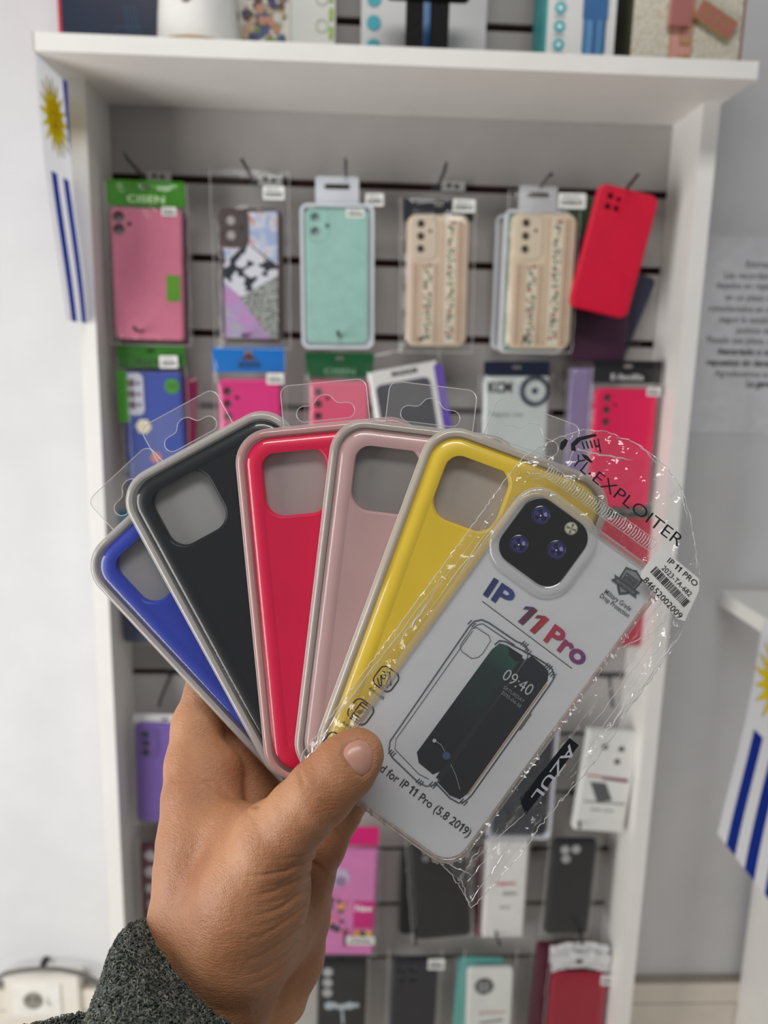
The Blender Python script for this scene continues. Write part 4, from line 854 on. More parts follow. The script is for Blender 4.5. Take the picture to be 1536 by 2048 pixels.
# printed card
ZC = -0.0012
b = MB(); plate(b, CW - 0.0052, CLn - 0.0052, ir - 0.002, [(0, ZC - 0.0006), (0, ZC)], CARD, ccx, ccy, n=8)
up = math.radians(0.0)
def line(pts, r, m, close=False): b.tube([(*LP(*p), ZC + 0.0001) for p in pts], r * ps, m, 4, close=close)
def pol(pts, m, z): b.poly([LP(*p) for p in pts][::-1], ZC + z, m)
grad = ramp_mat('gradient_ink', 0, [(0.0, (40, 52, 112)), (0.28, (56, 76, 150)), (0.42, (110, 46, 62)), (0.55, (198, 52, 62)), (0.70, (196, 52, 96)), (0.85, (150, 56, 120)), (1.0, (120, 62, 140))], LP(969, 1187)[0], LP(1172, 1322)[0])
d0 = -0.02
def tx(s, p0, p1, hpx, m, bold=0.0, shear=0.0, z=0.0003):
    a, c = LP(*p0), LP(*p1); L_ = math.hypot(c[0] - a[0], c[1] - a[1]); text(b, s, a[0], a[1], math.atan2(c[1] - a[1], c[0] - a[0]), L_, hpx * ps, m, ZC + z, bold, shear)
tx('IP', (967, 1188), (1014, 1219), 38, grad, 0.03); tx('11', (1032, 1238), (1076, 1271), 38, grad, 0.035, 0.12); tx('Pro', (1088, 1280), (1163, 1334), 38, grad, 0.03)
line([(965, 1203), (1145, 1338)], 0.7, INK)
tx('Designe', (692, 1492), (754, 1539), 17, INK, 0.004); tx('d for IP 11 Pro (5.8 2019)', (758, 1542), (936, 1676), 17, INK, 0.004)
gy = mat((88, 90, 94), 0.5, name='ink_grey')
tx('Military Grade', (1209, 1186), (1261, 1223), 9.5, gy, 0.006); tx('Drop Protection', (1200, 1194), (1257, 1236), 9.5, gy, 0.006)
def bad(x, y):   # badge frame -> photo pixel
    return (1257 + x * ct - y * st, 1166 + x * st + y * ct)
dk = mat((84, 86, 90), 0.5, name='ink_grey'); lt = mat((150, 152, 156), 0.5, name='ink_grey')
pol([bad(*p) for p in ((-22, -24), (-8, -27), (0, -31), (8, -27), (22, -24), (20, 6), (12, 20), (0, 30), (-12, 20), (-20, 6))], dk, 0.0002)
pol([bad(*p) for p in ((-18, -20), (0, -26), (18, -20), (16, 5), (9, 16), (0, 24), (-9, 16), (-16, 5))], lt, 0.0003)
pol([bad(*p) for p in ((-15, -16), (15, -16), (14, 4), (-14, 4))], dk, 0.0004)
pol([bad(*p) for p in ((-32, 2), (32, 2), (26, 8), (32, 15), (-32, 15), (-26, 8))], dk, 0.0005)
a0 = bad(-13, -8); a1 = bad(13, -8); tx('MILITARY', a0, a1, 5, lt, 0.02, 0, 0.0006); tx('GRADE', bad(-10, 1), bad(10, 1), 5, lt, 0.02, 0, 0.0006); tx('PROTECTION', bad(-22, 12), bad(22, 12), 5, lt, 0.02, 0, 0.0007)
# illustration: dark phone sliding into a clear case
scr = ramp_mat('screen_print', 1, [(0.0, (10, 12, 22)), (0.45, (14, 20, 34)), (0.75, (20, 52, 52)), (1.0, (34, 92, 74))], LP(900, 1590)[1], LP(1030, 1290)[1], 0.35, 60)
scr2 = ramp_mat('screen_print_dark', 1, [(0.0, (10, 10, 20)), (0.6, (14, 18, 32)), (1.0, (26, 34, 48))], LP(900, 1590)[1], LP(1090, 1340)[1], 0.35)
pol([(866, 1550), (838, 1527), (834, 1506), (984, 1300), (1000, 1287), (1016, 1292), (1044, 1312), (1046, 1326), (890, 1540)], scr, 0.00025)
pol([(878, 1556), (1052, 1322), (1064, 1312), (1088, 1332), (1098, 1344), (1096, 1362), (936, 1588), (920, 1600), (900, 1592), (876, 1566)], scr2, 0.0003)
pol([(1018, 1294), (1046, 1312), (1042, 1322), (1032, 1324), (1018, 1310)], mat((14, 20, 24), 0.4, name='ink_dark'), 0.0004)
pol([(872, 1556), (1044, 1316), (1050, 1320), (884, 1562)], mat((30, 34, 42), 0.4, name='ink_dark'), 0.00045)
gld = mat((206, 184, 150), 0.4, name='ink_gold')
line([(1094, 1368), (936, 1590)], 2.0, gld); line([(1062, 1428), (1040, 1460)], 3.0, mat((110, 96, 80), 0.4, name='ink_gold'))
cl_ = mat((96, 100, 106), 0.5, name='ink_line'); cl2 = mat((70, 74, 80), 0.5, name='ink_line')
case_o = [(940, 1252), (950, 1243), (964, 1240), (978, 1246), (1034, 1284), (1046, 1288), (1056, 1298), (1056, 1316), (880, 1562), (868, 1572), (852, 1574), (836, 1566), (784, 1516), (778, 1502), (780, 1484)]
line(case_o, 1.6, cl_, True); line([(946, 1258), (956, 1250), (966, 1248), (1030, 1291)], 1.0, cl_); line([(946, 1262), (792, 1480), (790, 1500), (838, 1550), (858, 1560)], 0.8, cl_)
case_f = [(990, 1290), (1000, 1282), (1012, 1284), (1050, 1304), (1070, 1314), (1092, 1328), (1106, 1340), (1110, 1356), (1100, 1372), (944, 1592), (932, 1604), (918, 1608), (900, 1598), (870, 1566)]
line(case_f, 1.5, cl2)
for c in ((944, 1248), (1050, 1290), (784, 1508), (866, 1572), (1098, 1334), (1106, 1350), (928, 1606), (840, 1566), (1056, 1304)):   # corner cushions
    for dx, dy in ((-4, -3), (0, 0), (4, 3)): line([(c[0] + dx - 4, c[1] + dy + 4), (c[0] + dx + 4, c[1] + dy - 4)], 1.1, cl2)
cam_o = [(926, 1284), (944, 1258), (954, 1256), (978, 1272), (982, 1282), (966, 1308), (956, 1316), (944, 1318), (924, 1304), (920, 1294)]
line(cam_o, 0.8, cl_, True)
lm = mat((200, 206, 206), 0.5, name='ink_pale')
tx('09:40', (1003, 1357), (1058, 1393), 24, lm, -0.004, 0, 0.0006); tx('SATURDAY', (1006, 1377), (1047, 1407), 7, mat((150, 158, 160), 0.5, name='ink_pale'), 0, 0, 0.0006); tx('2015-04-18', (1002, 1387), (1040, 1417), 7, mat((150, 158, 160), 0.5, name='ink_pale'), 0, 0, 0.0006)
b.poly([LP(869 + 4 * math.cos(t), 1482 + 4 * math.sin(t)) for t in np.linspace(2 * math.pi, 0, 12)[:-1]], ZC + 0.0007, lm); b.poly([LP(893 + 8 * math.cos(t), 1512 + 8 * math.sin(t)) for t in np.linspace(2 * math.pi, 0, 14)[:-1]], ZC + 0.0007, mat((80, 96, 140), 0.5, name='ink_blue'))
b.tube([(*LP(*p), ZC + 0.0006) for p in ((869, 1482), (882, 1490), (890, 1504))], 0.5 * ps, lm, 4); b.tube([(*LP(*p), ZC + 0.0006) for p in ((902, 1530), (912, 1552), (920, 1580))], 0.5 * ps, lm, 4)
# icons
def icon(c, s_):
    def I(x, y): return (c[0] + x * ct * s_ - y * st * s_, c[1] + x * st * s_ + y * ct * s_)
    line([I(x, y) for x, y in rrect(40, 40, 11, 5)], 1.5, INK, True); return I
I = icon((772, 1359), 1.08)
line([I(*p) for p in ((-14, -6), (-2, -14), (14, 4))], 1.6, INK); line([I(*p) for p in ((-12, 0), (0, 14), (12, 10))], 1.6, INK); line([I(*p) for p in ((-14, 8), (-4, 16), (8, 17))], 1.4, INK); line([I(x - 6, y - 1) for x, y in circ(0, 0, 4, 10)], 1.3, INK, True); line([I(*p) for p in ((2, -8), (6, 8), (14, 4))], 1.4, INK)
I = icon((721, 1425), 1.1)
line([I(x, y) for x, y in rrect(18, 32, 2, 2)], 1.5, INK, True); line([I(-9, -10), I(9, -10)], 1.3, INK); line([I(-9, 10), I(9, 10)], 1.3, INK)
for k in (-3, 0, 3): line([I(k - 3, 5), I(k + 3, -5)], 0.9, INK)
icon((668, 1492), 1.1)
tx('Anti-scock', (737, 1379), (767, 1401), 7, INK, 0.01); tx('Anti-scratch', (683, 1447), (719, 1473), 7, INK, 0.01)
b.build('insert_card', pouch, angle=40)
# black camera square with lenses
b = MB(); plate(b, bs_, bs_, 0.0078, [(0, ZC + 0.0002), (0, ZC + 0.0010), (0.0004, ZC + 0.0012)], mat((26, 26, 29), 0.28, 0.5, 0.05, 0, 30, name='camera_black'), bx, by, n=8)
sq = b.build('camera_square', pouch)
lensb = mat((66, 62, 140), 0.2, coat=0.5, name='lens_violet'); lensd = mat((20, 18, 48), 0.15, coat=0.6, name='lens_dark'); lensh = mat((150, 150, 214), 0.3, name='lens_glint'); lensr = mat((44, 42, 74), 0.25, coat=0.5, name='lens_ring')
for c in ((1082, 1031), (1038, 1089), (1113, 1100)):
    x, y = LP(*c); R_ = 19.5 * ps; b = MB()
    b.lathe([(R_, ZC + 0.0010), (R_, ZC + 0.0015), (R_ * 0.90, ZC + 0.0017), (R_ * 0.84, ZC + 0.0015)], lensr, 30, Matrix.Translation((x, y, 0)))
    b.poly(circ(x, y, R_ * 0.80), ZC + 0.00175, lensb); b.poly(circ(x, y, R_ * 0.68), ZC + 0.0018, lensd)
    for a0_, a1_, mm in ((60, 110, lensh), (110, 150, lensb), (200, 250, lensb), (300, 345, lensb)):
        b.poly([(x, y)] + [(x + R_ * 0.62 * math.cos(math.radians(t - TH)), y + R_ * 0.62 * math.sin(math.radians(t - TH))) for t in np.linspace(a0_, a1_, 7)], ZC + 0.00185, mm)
    b.poly(circ(x, y, R_ * 0.26), ZC + 0.0019, lensd); b.poly(circ(x - R_ * 0.05, y - R_ * 0.05, R_ * 0.09), ZC + 0.0020, INKW)
    b.build('lens', sq)
x, y = LP(1142, 1057); b = MB(); b.lathe([(13.5 * ps, ZC + 0.0010), (13.5 * ps, ZC + 0.0014)], mat((150, 150, 140), 0.3, name='flash_ring'), 24, Matrix.Translation((x, y, 0)))
b.poly(circ(x, y, 11.5 * ps), ZC + 0.0016, mat((206, 204, 180), 0.4, name='flash_cream'))
for k in range(4): b.poly([(x, y)] + [(x + 10 * ps * math.cos(k * 1.571 + t), y + 10 * ps * math.sin(k * 1.571 + t)) for t in (0.0, 0.25, 0.5)], ZC + 0.0018, mat((120, 122, 112), 0.4, name='flash_grey'))
b.build('flash', sq)
# barcode label
b = MB(); lab = [LP(*p) for p in ((1316, 1093), (1393, 1157), (1392, 1180), (1364, 1240), (1350, 1236), (1276, 1152), (1278, 1142))]; ZL = 0.0030
b.poly(lab[::-1], ZL, LABELW); b.poly(lab, ZL - 0.0002, LABELW)
def lt_(s, p0, p1, hpx, bold=0.0):
    a, c = LP(*p0), LP(*p1); text(b, s, a[0], a[1], math.atan2(c[1] - a[1], c[0] - a[0]), math.hypot(c[0] - a[0], c[1] - a[1]), hpx * ps, INK, ZL + 0.0002, bold)
lt_('IP 11 PRO', (1328, 1122), (1384, 1172), 11); lt_('2023-TA-682', (1317, 1136), (1372, 1192), 10); lt_('84652002009', (1280, 1160), (1352, 1236), 12)
a = LP(1295, 1143); c = LP(1362, 1213); barcode(b, a[0], a[1], math.hypot(c[0] - a[0], c[1] - a[1]), 17 * ps, ZL + 0.0002, 42, math.atan2(c[1] - a[1], c[0] - a[0]))
b.build('barcode_label', pouch)
# colour strip
b = MB(); az = [LP(*p) for p in ((1140, 1477), (1159, 1492), (1052, 1632), (1040, 1599))]; b.poly(az[::-1], -0.0010, mat((16, 17, 28), 0.35, coat=0.3, name='strip_black'))
a = LP(1146, 1491); c = LP(1062, 1605)
text(b, 'AZUL', LP(1138, 1487)[0] + 0.0006, LP(1138, 1487)[1], -math.pi / 2, 132 * ps, 19 * ps, mat((196, 198, 206), 0.5, name='ink_silver'), -0.0007, 0.01)
b.build('colour_strip', pouch)
# the pouch film itself
OUT = [(1030, 937), (1048, 915), (1080, 893), (1120, 874), (1172, 857), (1222, 861), (1282, 886), (1340, 932), (1374, 980), (1394, 1058), (1402, 1122), (1400, 1198), (1374, 1262), (1330, 1330), (1288, 1392), (1240, 1470), (1170, 1562), (1100, 1642), (1042, 1720), (986, 1790), (944, 1826), (926, 1792), (906, 1756), (878, 1728), (800, 1674), (719, 1618), (650, 1570), (600, 1530), (604, 1512), (642, 1462), (722, 1356), (850, 1184), (958, 1036)]
ol = [Vector(LP(*p)) for p in OUT]
POUCH = film('pouch_film', 0.015, (236, 234, 230), 0.065, 0.6, 0.07, 0.35, 140)
def seg_d(pt, a, c):
    ab = c - a; t = max(0, min(1, (pt - a).dot(ab) / max(ab.length_squared, 1e-12))); return (pt - a - ab * t).length
def inside(pt):
    k = False; n = len(ol)
    for i in range(n):
        a, c = ol[i], ol[(i + 1) % n]
        if (a.y > pt.y) != (c.y > pt.y) and pt.x < (c.x - a.x) * (pt.y - a.y) / (c.y - a.y) + a.x: k = not k
    return k
from mathutils import noise as mn
dens = []
for i in range(len(ol)):
    a, c = ol[i], ol[(i + 1) % len(ol)]; n = max(1, int((c - a).length / 0.0015))
    for k in range(n): dens.append(a.lerp(c, k / n) + Vector((mn.noise(Vector((i * 3.1, k * 0.9, 0))), mn.noise(Vector((k * 0.8, i * 2.7, 5))))) * 0.0006)
pts = list(dens); nb = len(pts); g = 0.0013
x_ = min(p.x for p in ol); 
while x_ < max(p.x for p in ol):
    y_ = min(p.y for p in ol)
    while y_ < max(p.y for p in ol):
        q = Vector((x_ + 0.0004 * mn.noise(Vector((x_ * 900, y_ * 900, 0))), y_))
        if inside(q): pts.append(q)
        y_ += g
    x_ += g
vv, ee, ff, _, _, _ = delaunay_2d_cdt(pts, [(i, (i + 1) % nb) for i in range(nb)], [], 1, 1e-6)
vs = []
dir_w = LP(1300, 1212)
for p in vv:
    ed = min(seg_d(p, ol[i], ol[(i + 1) % len(ol)]) for i in range(len(ol)))
    dx = max(0, abs(p.x - ccx) - CW / 2 + 0.002); dy = max(0, abs(p.y - ccy) - CLn / 2 + 0.002); dc = math.hypot(dx, dy)
    over = max(0, 1 - dc / 0.012)
    over = over * over * (3 - 2 * over)
    base = -0.0050 + 0.0066 * over
    wr = mn.noise(Vector((p.x * 260, p.y * 45, 1.3))) + 0.6 * mn.noise(Vector((p.x * 420, p.y * 160, 7.7))) + 0.5 * (1 - abs(mn.noise(Vector((p.x * 150 + p.y * 90, p.y * 120 - p.x * 60, 3.1)))) * 2)
    amp = 0.00018 if (dc == 0) else 0.0024 * min(1, dc / 0.004)
    if p.y > 0.002: amp = 0.0019
    z = base + amp * wr
    if dc == 0: z = max(z, 0.0014)
    if ed < 0.0015: z = min(z, -0.0035) if dc > 0 else z
    # room for the label
    vs.append((p.x, p.y, z + (0.0010 if dc > 0 and over > 0.3 else 0)))
b = MB(); b.add(vs, [tuple(f) for f in ff], POUCH); b.tube([vs[i] if i < len(vs) else vs[0] for i in range(nb)], 0.00022, EDGE, 4, close=True)
CRZ = film('crease_glint_and_weld', 0.5, (250, 250, 248), 0.25, 0.5, 0.1)  # whitish film: paints streak highlights along the creases, also used for weld marks
rc_ = random.Random(17)
def pale_streak(p0, p1, r, n=12, wob=2.2, z=0.0017):
    q = []
    for k in range(n + 1):
        t = k / n; x, y = p0[0] + (p1[0] - p0[0]) * t + rc_.uniform(-wob, wob), p0[1] + (p1[1] - p0[1]) * t + rc_.uniform(-wob, wob); a = LP(x, y)
        q.append((a[0], a[1], z + rc_.uniform(-0.0003, 0.0003)))
    b.tube(q, [max(0.00004, r * ps * math.sin(math.pi * (0.04 + 0.92 * k / n)) * rc_.uniform(0.5, 1)) for k in range(n + 1)], CRZ, 4)
for p0, p1, r in (((1020, 1000), (820, 1270), 1.2), ((1000, 1040), (900, 1170), 1.8), ((990, 1020), (760, 1330), 0.8), ((900, 1130), (700, 1400), 1.4), ((868, 1190), (800, 1280), 2.4), ((780, 1290), (660, 1450), 1.6), ((700, 1390), (630, 1500), 1.8), ((690, 1430), (640, 1510), 1.0), ((650, 1460), (606, 1530), 2.0),
                  ((1050, 930), (1096, 905), 1.2), ((1048, 945), (1100, 950), 1.4), ((1060, 960), (1110, 946), 0.9), ((1040, 985), (1090, 968), 1.0), ((1320, 1262), (1180, 1450), 1.4), ((1310, 1300), (1140, 1540), 0.9), ((1360, 1262), (1250, 1420), 2.6), ((1270, 1380), (1206, 1466), 3.6), ((1230, 1300), (1316, 1256), 1.2), ((1340, 1250), (1290, 1330), 1.2),
                  ((950, 1715), (1050, 1620), 1.2), ((930, 1735), (960, 1690), 1.8), ((918, 1745), (940, 1810), 1.4), ((934, 1760), (990, 1690), 0.9), ((890, 1722), (940, 1745), 1.6), ((940, 1800), (1010, 1700), 1.0), ((1260, 880), (1340, 950), 1.0), ((1356, 960), (1372, 1040), 1.6), ((1382, 1060), (1396, 1150), 1.0), ((1136, 899), (1262, 920), 2.2)):
    pale_streak(p0, p1, r)  # crease lines drawn pale, their highlights put into the colour
for k in range(13):      # stitched weld marks down the long side
    t = k / 12; pale_streak((1352 - 300 * t, 1300 + 400 * t), (1352 - 300 * t - 8, 1300 + 400 * t + 11), 0.8, 3, 0.4, -0.003)
pf = b.build('pouch_film', pouch, angle=25)
b = MB(); back = [(p.x, p.y, -0.0088) for p in ol]; b.add(back, [tuple(range(len(back)))], POUCH); b.build('pouch_back', pouch)
# ribbed seal under the header of the pouch
b = MB(); s0, s1 = Vector(LP(1096, 940)), Vector(LP(1308, 1092)); dd = (s1 - s0); nn = Vector((-dd.y, dd.x)).normalized()
RIB = film('seal_rib', 0.55, (250, 250, 250), 0.25, 0.4, 0.1)
for k in range(46):
    c = s0.lerp(s1, k / 45); l_ = 0.0017 + 0.0007 * math.sin(k * 1.7) ** 2
    b.tube([(*(c - nn * l_), -0.0012), (*(c + Vector((0.0002, 0))), -0.0006), (*(c + nn * l_), -0.0012)], 0.00025, RIB, 5)
for o_ in (-0.0026, 0.0026): b.tube([(*(s0 + nn * o_), -0.0014), (*(s1 + nn * o_), -0.0014)], 0.00018, EDGE, 4)
b.build('ribbed_seal', pouch)
# black print on the pouch header
b = MB(); ZP = 0.0020
for s_, a, c in (('YL', (1138, 927), (1168, 951)), ('EXPLOITER', (1181, 961), (1352, 1094))):
    a, c = LP(*a), LP(*c); text(b, s_, a[0], a[1], math.atan2(c[1] - a[1], c[0] - a[0]), math.hypot(c[0] - a[0], c[1] - a[1]), 24 * ps, INK, ZP, -0.004)
b.poly(circ(*LP(1177, 948), 2.4 * ps, 10), ZP, INK)
def pp(pts, m=INK): b.poly([LP(*p) for p in pts][::-1], ZP, m)
pp([(1119, 886), (1128, 878), (1134, 882), (1130, 892), (1122, 902), (1117, 898)]); pp([(1140, 888), (1152, 876), (1188, 868), (1192, 873), (1160, 882), (1148, 893), (1150, 903), (1140, 902)])
for k in range(3): pp([(1160 + 8 * k, 884 - k), (1163 + 8 * k, 884 - k), (1168 + 8 * k, 899 - k), (1165 + 8 * k, 899 - k)])
pp([(1184, 880), (1187, 880), (1190, 892), (1196, 890), (1196, 894), (1188, 896)]); pp([(1192, 878), (1195, 878), (1200, 906), (1197, 906)])
pp([(1160, 908), (1172, 912), (1184, 926), (1178, 926), (1166, 918)])
b.build('printed_header', pouch)

# ------------------------------------------------------------------ the hand (one continuous surface) and its fleece cuff
def surface_nets(Fv, org, h):
    s = Fv < 0; nx, ny, nz = Fv.shape
    acc = np.zeros((nx - 1, ny - 1, nz - 1, 3), np.float32); cnt = np.zeros((nx - 1, ny - 1, nz - 1), np.float32)
    offs = [(i, j, k) for i in (0, 1) for j in (0, 1) for k in (0, 1)]
    sl = lambda o: (slice(o[0], nx - 1 + o[0]), slice(o[1], ny - 1 + o[1]), slice(o[2], nz - 1 + o[2]))
    for a in offs:
        for ax in range(3):
            if a[ax] == 0:
                c = list(a); c[ax] = 1; fa, fb = Fv[sl(a)], Fv[sl(c)]
                cr = (fa < 0) != (fb < 0); t = np.where(cr, fa / np.where(cr, fa - fb, 1), 0)
                for q in range(3): acc[..., q] += np.where(cr, a[q] + (t if q == ax else 0), 0)
                cnt += cr
    act = cnt > 0; idx = -np.ones(act.shape, np.int64); ijk = np.argwhere(act); idx[act] = np.arange(len(ijk))
    v = (ijk + acc[act] / cnt[act][:, None]) * h + org
    faces = []
    for ax in range(3):
        a = [slice(None)] * 3; c = [slice(None)] * 3; a[ax] = slice(0, -1); c[ax] = slice(1, None)
        e = s[tuple(a)] != s[tuple(c)]; inn = s[tuple(a)]
        o1, o2 = [(1, 2), (2, 0), (0, 1)][ax]
        p = np.argwhere(e)
        p = p[(p[:, o1] > 0) & (p[:, o2] > 0) & (p[:, o1] < Fv.shape[o1] - 1) & (p[:, o2] < Fv.shape[o2] - 1)]
        def cell(d1, d2):
            q = p.copy(); q[:, o1] -= d1; q[:, o2] -= d2; return idx[q[:, 0], q[:, 1], q[:, 2]]
        q4 = np.stack([cell(1, 1), cell(0, 1), cell(0, 0), cell(1, 0)], 1)
        fl = ~inn[p[:, 0], p[:, 1], p[:, 2]]; q4[fl] = q4[fl][:, ::-1]
        faces.append(q4)
    return v, np.concatenate(faces)
def cone_sdf(X, a, ra, c, rb):
    ba = c - a; l2 = float(ba @ ba); pa = X - a; t = np.clip((pa @ ba) / max(l2, 1e-12), 0, 1)
    return np.linalg.norm(pa - t[..., None] * ba, axis=-1) - (ra + (rb - ra) * t)
def smin(a, c, k):
    h = np.clip(0.5 + 0.5 * (c - a) / k, 0, 1); return c * (1 - h) + a * h - k * h * (1 - h)
def J(px, py, d, r): return (np.array(CP(px, py, d), np.float32), r * d / F)
def sdf_mesh(chains, lo, hi, h, k, post=None):
    n = [int((hi[i] - lo[i]) / h) + 1 for i in range(3)]
    g = np.stack(np.meshgrid(*[lo[i] + h * np.arange(n[i], dtype=np.float32) for i in range(3)], indexing='ij'), -1).astype(np.float32)
    Fv = None
    for ch, kk in chains:
        G = None
        for (a, ra), (c, rb) in zip(ch[:-1], ch[1:]):
            d = cone_sdf(g, a, ra, c, rb); G = d if G is None else np.minimum(G, d) if kk == 0 else smin(G, d, min(kk, 0.004))
        Fv = G if Fv is None else smin(Fv, G, kk or k)
    if post is not None: Fv = post(Fv, g)
    return surface_nets(Fv, np.array(lo, np.float32), h)
thumb = [J(716, 1509, .3060, 52), J(690, 1534, .3055, 61), J(640, 1585, .3060, 65), J(598, 1628, .3100, 65), J(548, 1682, .3170, 73), J(505, 1770, .3260, 100), J(470, 1860, .3350, 112)]
index = [J(405, 1720, .3520, 84), J(396, 1600, .3600, 69), J(394, 1530, .3700, 61), J(396, 1452, .3780, 50), J(420, 1380, .3835, 46), J(500, 1300, .3825, 43), J(560, 1250, .3805, 40)]
pulp = [J(420, 1640, .3570, 58), J(432, 1545, .3650, 54)]
middle = [J(470, 1700, .3640, 70), J(494, 1610, .3790, 66), J(494, 1510, .3855, 62), J(560, 1410, .3840, 46), J(630, 1340, .3815, 40)]
ring_ = [J(520, 1760, .3700, 66), J(580, 1630, .3840, 58), J(660, 1540, .3880, 45), J(740, 1450, .3850, 42), J(800, 1390, .3830, 38)]
little = [J(586, 1830, .3720, 62), J(612, 1752, .3690, 54), J(644, 1690, .3660, 46), J(678, 1630, .3680, 40), J(728, 1560, .3800, 37), J(790, 1500, .3850, 34)]
body = [J(398, 1690, .3520, 80), J(408, 1760, .3500, 95), J(404, 1850, .3480, 106), J(392, 1960, .3500, 112), J(380, 2080, .3500, 115)]
thenar = [J(548, 1690, .3190, 72), J(506, 1790, .3300, 108), J(482, 1880, .3380, 110), J(442, 1960, .3450, 114), J(420, 2080, .3480, 110)]
hypo = [J(606, 1760, .3660, 56), J(592, 1830, .3680, 66), J(574, 1910, .3680, 72), J(520, 2010, .3640, 84), J(450, 2120, .3600, 100)]
fill = [J(430, 1660, .3500, 66), J(500, 1668, .3360, 58)]
fill2 = [J(450, 1780, .3480, 100), J(560, 1850, .3560, 74)]
chains = [(body, .010), (thenar, .008), (fill2, .012), (hypo, .006), (thumb, .008), (fill, .009), (index, .007), (pulp, .006), (middle, .004), (ring_, .003), (little, .0035)]
lo = (-.125, -.235, -.402); hi = (.012, -.040, -.286)
hv, hf = sdf_mesh(chains, lo, hi, 0.00085, .006)
# creases and the nail bed, pressed into the surface along its normal
me0 = bpy.data.meshes.new('tmp'); me0.from_pydata(hv.tolist(), [], hf.tolist()); me0.update()
nrm = np.zeros(len(hv) * 3, np.float32); me0.vertices.foreach_get('normal', nrm); nrm = nrm.reshape(-1, 3)
dep = -hv[:, 2]; ppx = np.stack([hv[:, 0] / dep * F + 768, -hv[:, 1] / dep * F + 1024], 1); facing = nrm[:, 2] > 0.05
def groove(pts, w, amp, sel, taper=True):
    d = np.full(len(hv), 1e9); fade = np.ones(len(hv)); ns = len(pts) - 1
    for q, ((ax, ay), (cx_, cy_)) in enumerate(zip(pts[:-1], pts[1:])):
        a = np.array([ax, ay], float); e = np.array([cx_ - ax, cy_ - ay], float); t = np.clip(((ppx - a) @ e) / (e @ e), 0, 1)
        dn = np.linalg.norm(ppx - a - t[:, None] * e, axis=1); nearer = dn < d; d = np.where(nearer, dn, d)
        fade = np.where(nearer, np.clip(1.15 - (q + t) / ns, 0, 1) ** 0.8, fade)
    f = fade if taper else 1.0
    return np.where(sel, f * (-amp * np.exp(-(d / w) ** 2) + 0.22 * amp * np.exp(-((d - 2.6 * w) / (1.6 * w)) ** 2)), 0)
disp = np.zeros(len(hv)); front_ = facing & (dep < .352)
rc = random.Random(4); CRE = []
for y0, x1, y1, w_, a_ in ((1713, 520, 1736, 3.6, .0007), (1719, 500, 1752, 4.2, .0012), (1730, 515, 1776, 3.4, .0006), (1744, 500, 1792, 4.0, .0009), (1760, 520, 1812, 3.2, .0005), (1776, 498, 1836, 4.0, .0008), (1796, 520, 1852, 3.2, .0005),
                           (1812, 500, 1880, 3.8, .0007), (1834, 525, 1892, 3.2, .0004), (1852, 496, 1922, 3.6, .0006), (1884, 500, 1950, 3.4, .0005), (1916, 480, 1978, 3.4, .0004), (1700, 540, 1716, 3.0, .0003)):
    x0 = 621 - max(0, (y0 - 1760)) * 0.22
    CRE.append(([(x0 + (x1 - x0) * t, y0 + (y1 - y0) * t ** 1.0 + 9 * math.sin(math.pi * t) + rc.uniform(-2.5, 2.5)) for t in (0, .2, .4, .6, .8, 1)], w_, a_))
CRE += [([(600, 1545), (606, 1576), (614, 1592)], 4, .0004), ([(640, 1600), (660, 1618), (682, 1622)], 4, .0003), ([(604, 1560), (622, 1580), (650, 1592)], 3.5, .0003),
       ([(420, 1566), (392, 1560), (362, 1563), (335, 1560)], 4, .0005), ([(440, 1468), (415, 1474), (385, 1478)], 4, .0006), ([(515, 1612), (450, 1590), (400, 1552)], 5, .0007), ([(430, 1560), (470, 1600), (510, 1640), (470, 1668)], 4, .0004)]
for p, w_, a_ in CRE: disp += groove(p, w_, a_, front_)
disp += groove([(660, 1655), (688, 1682)], 5, .0010, facing & (dep > .345)); disp += groove([(618, 1722), (662, 1752)], 5, .0010, facing & (dep > .345))
NAIL = [(686, 1508), (690, 1494), (702, 1484), (720, 1479), (736, 1487), (744, 1503), (745, 1522), (739, 1540), (727, 1551), (713, 1547), (698, 1530)]
nc = np.mean(NAIL, 0)
disp += groove(NAIL + NAIL[:1], 4.5, .0007, front_, False)
rn = np.array([mn.noise(Vector((float(p[0]) * 330, float(p[1]) * 330, float(p[2]) * 330))) for p in hv]); disp += 0.00012 * rn
hv2 = hv + nrm * disp[:, None]
m, N, L = nodes('skin'); bs = N['Principled BSDF']
tc = N.new('ShaderNodeTexCoord'); n1 = N.new('ShaderNodeTexNoise'); n1.inputs['Scale'].default_value = 28; n1.inputs['Detail'].default_value = 5; L.new(tc.outputs['Object'], n1.inputs['Vector'])
rp = N.new('ShaderNodeValToRGB'); rp.color_ramp.elements[0].position = 0.32; rp.color_ramp.elements[1].position = 0.70
rp.color_ramp.elements[0].color = (*lin((168, 110, 76)), 1); rp.color_ramp.elements[1].color = (*lin((200, 144, 104)), 1); L.new(n1.outputs['Fac'], rp.inputs['Fac']); L.new(rp.outputs[0], bs.inputs['Base Color'])
bs.inputs['Roughness'].default_value = 0.48; bs.inputs['Subsurface Weight'].default_value = 0.15; bs.inputs['Subsurface Radius'].default_value = (0.006, 0.0022, 0.001); bs.inputs['Subsurface Scale'].default_value = 1.0
mp = N.new('ShaderNodeMapping'); mp.inputs['Rotation'].default_value = (0, 0, math.radians(20)); mp.inputs['Scale'].default_value = (350, 1200, 600); L.new(tc.outputs['Object'], mp.inputs['Vector'])
n2 = N.new('ShaderNodeTexNoise'); n2.inputs['Scale'].default_value = 1.0; n2.inputs['Detail'].default_value = 3; L.new(mp.outputs[0], n2.inputs['Vector'])
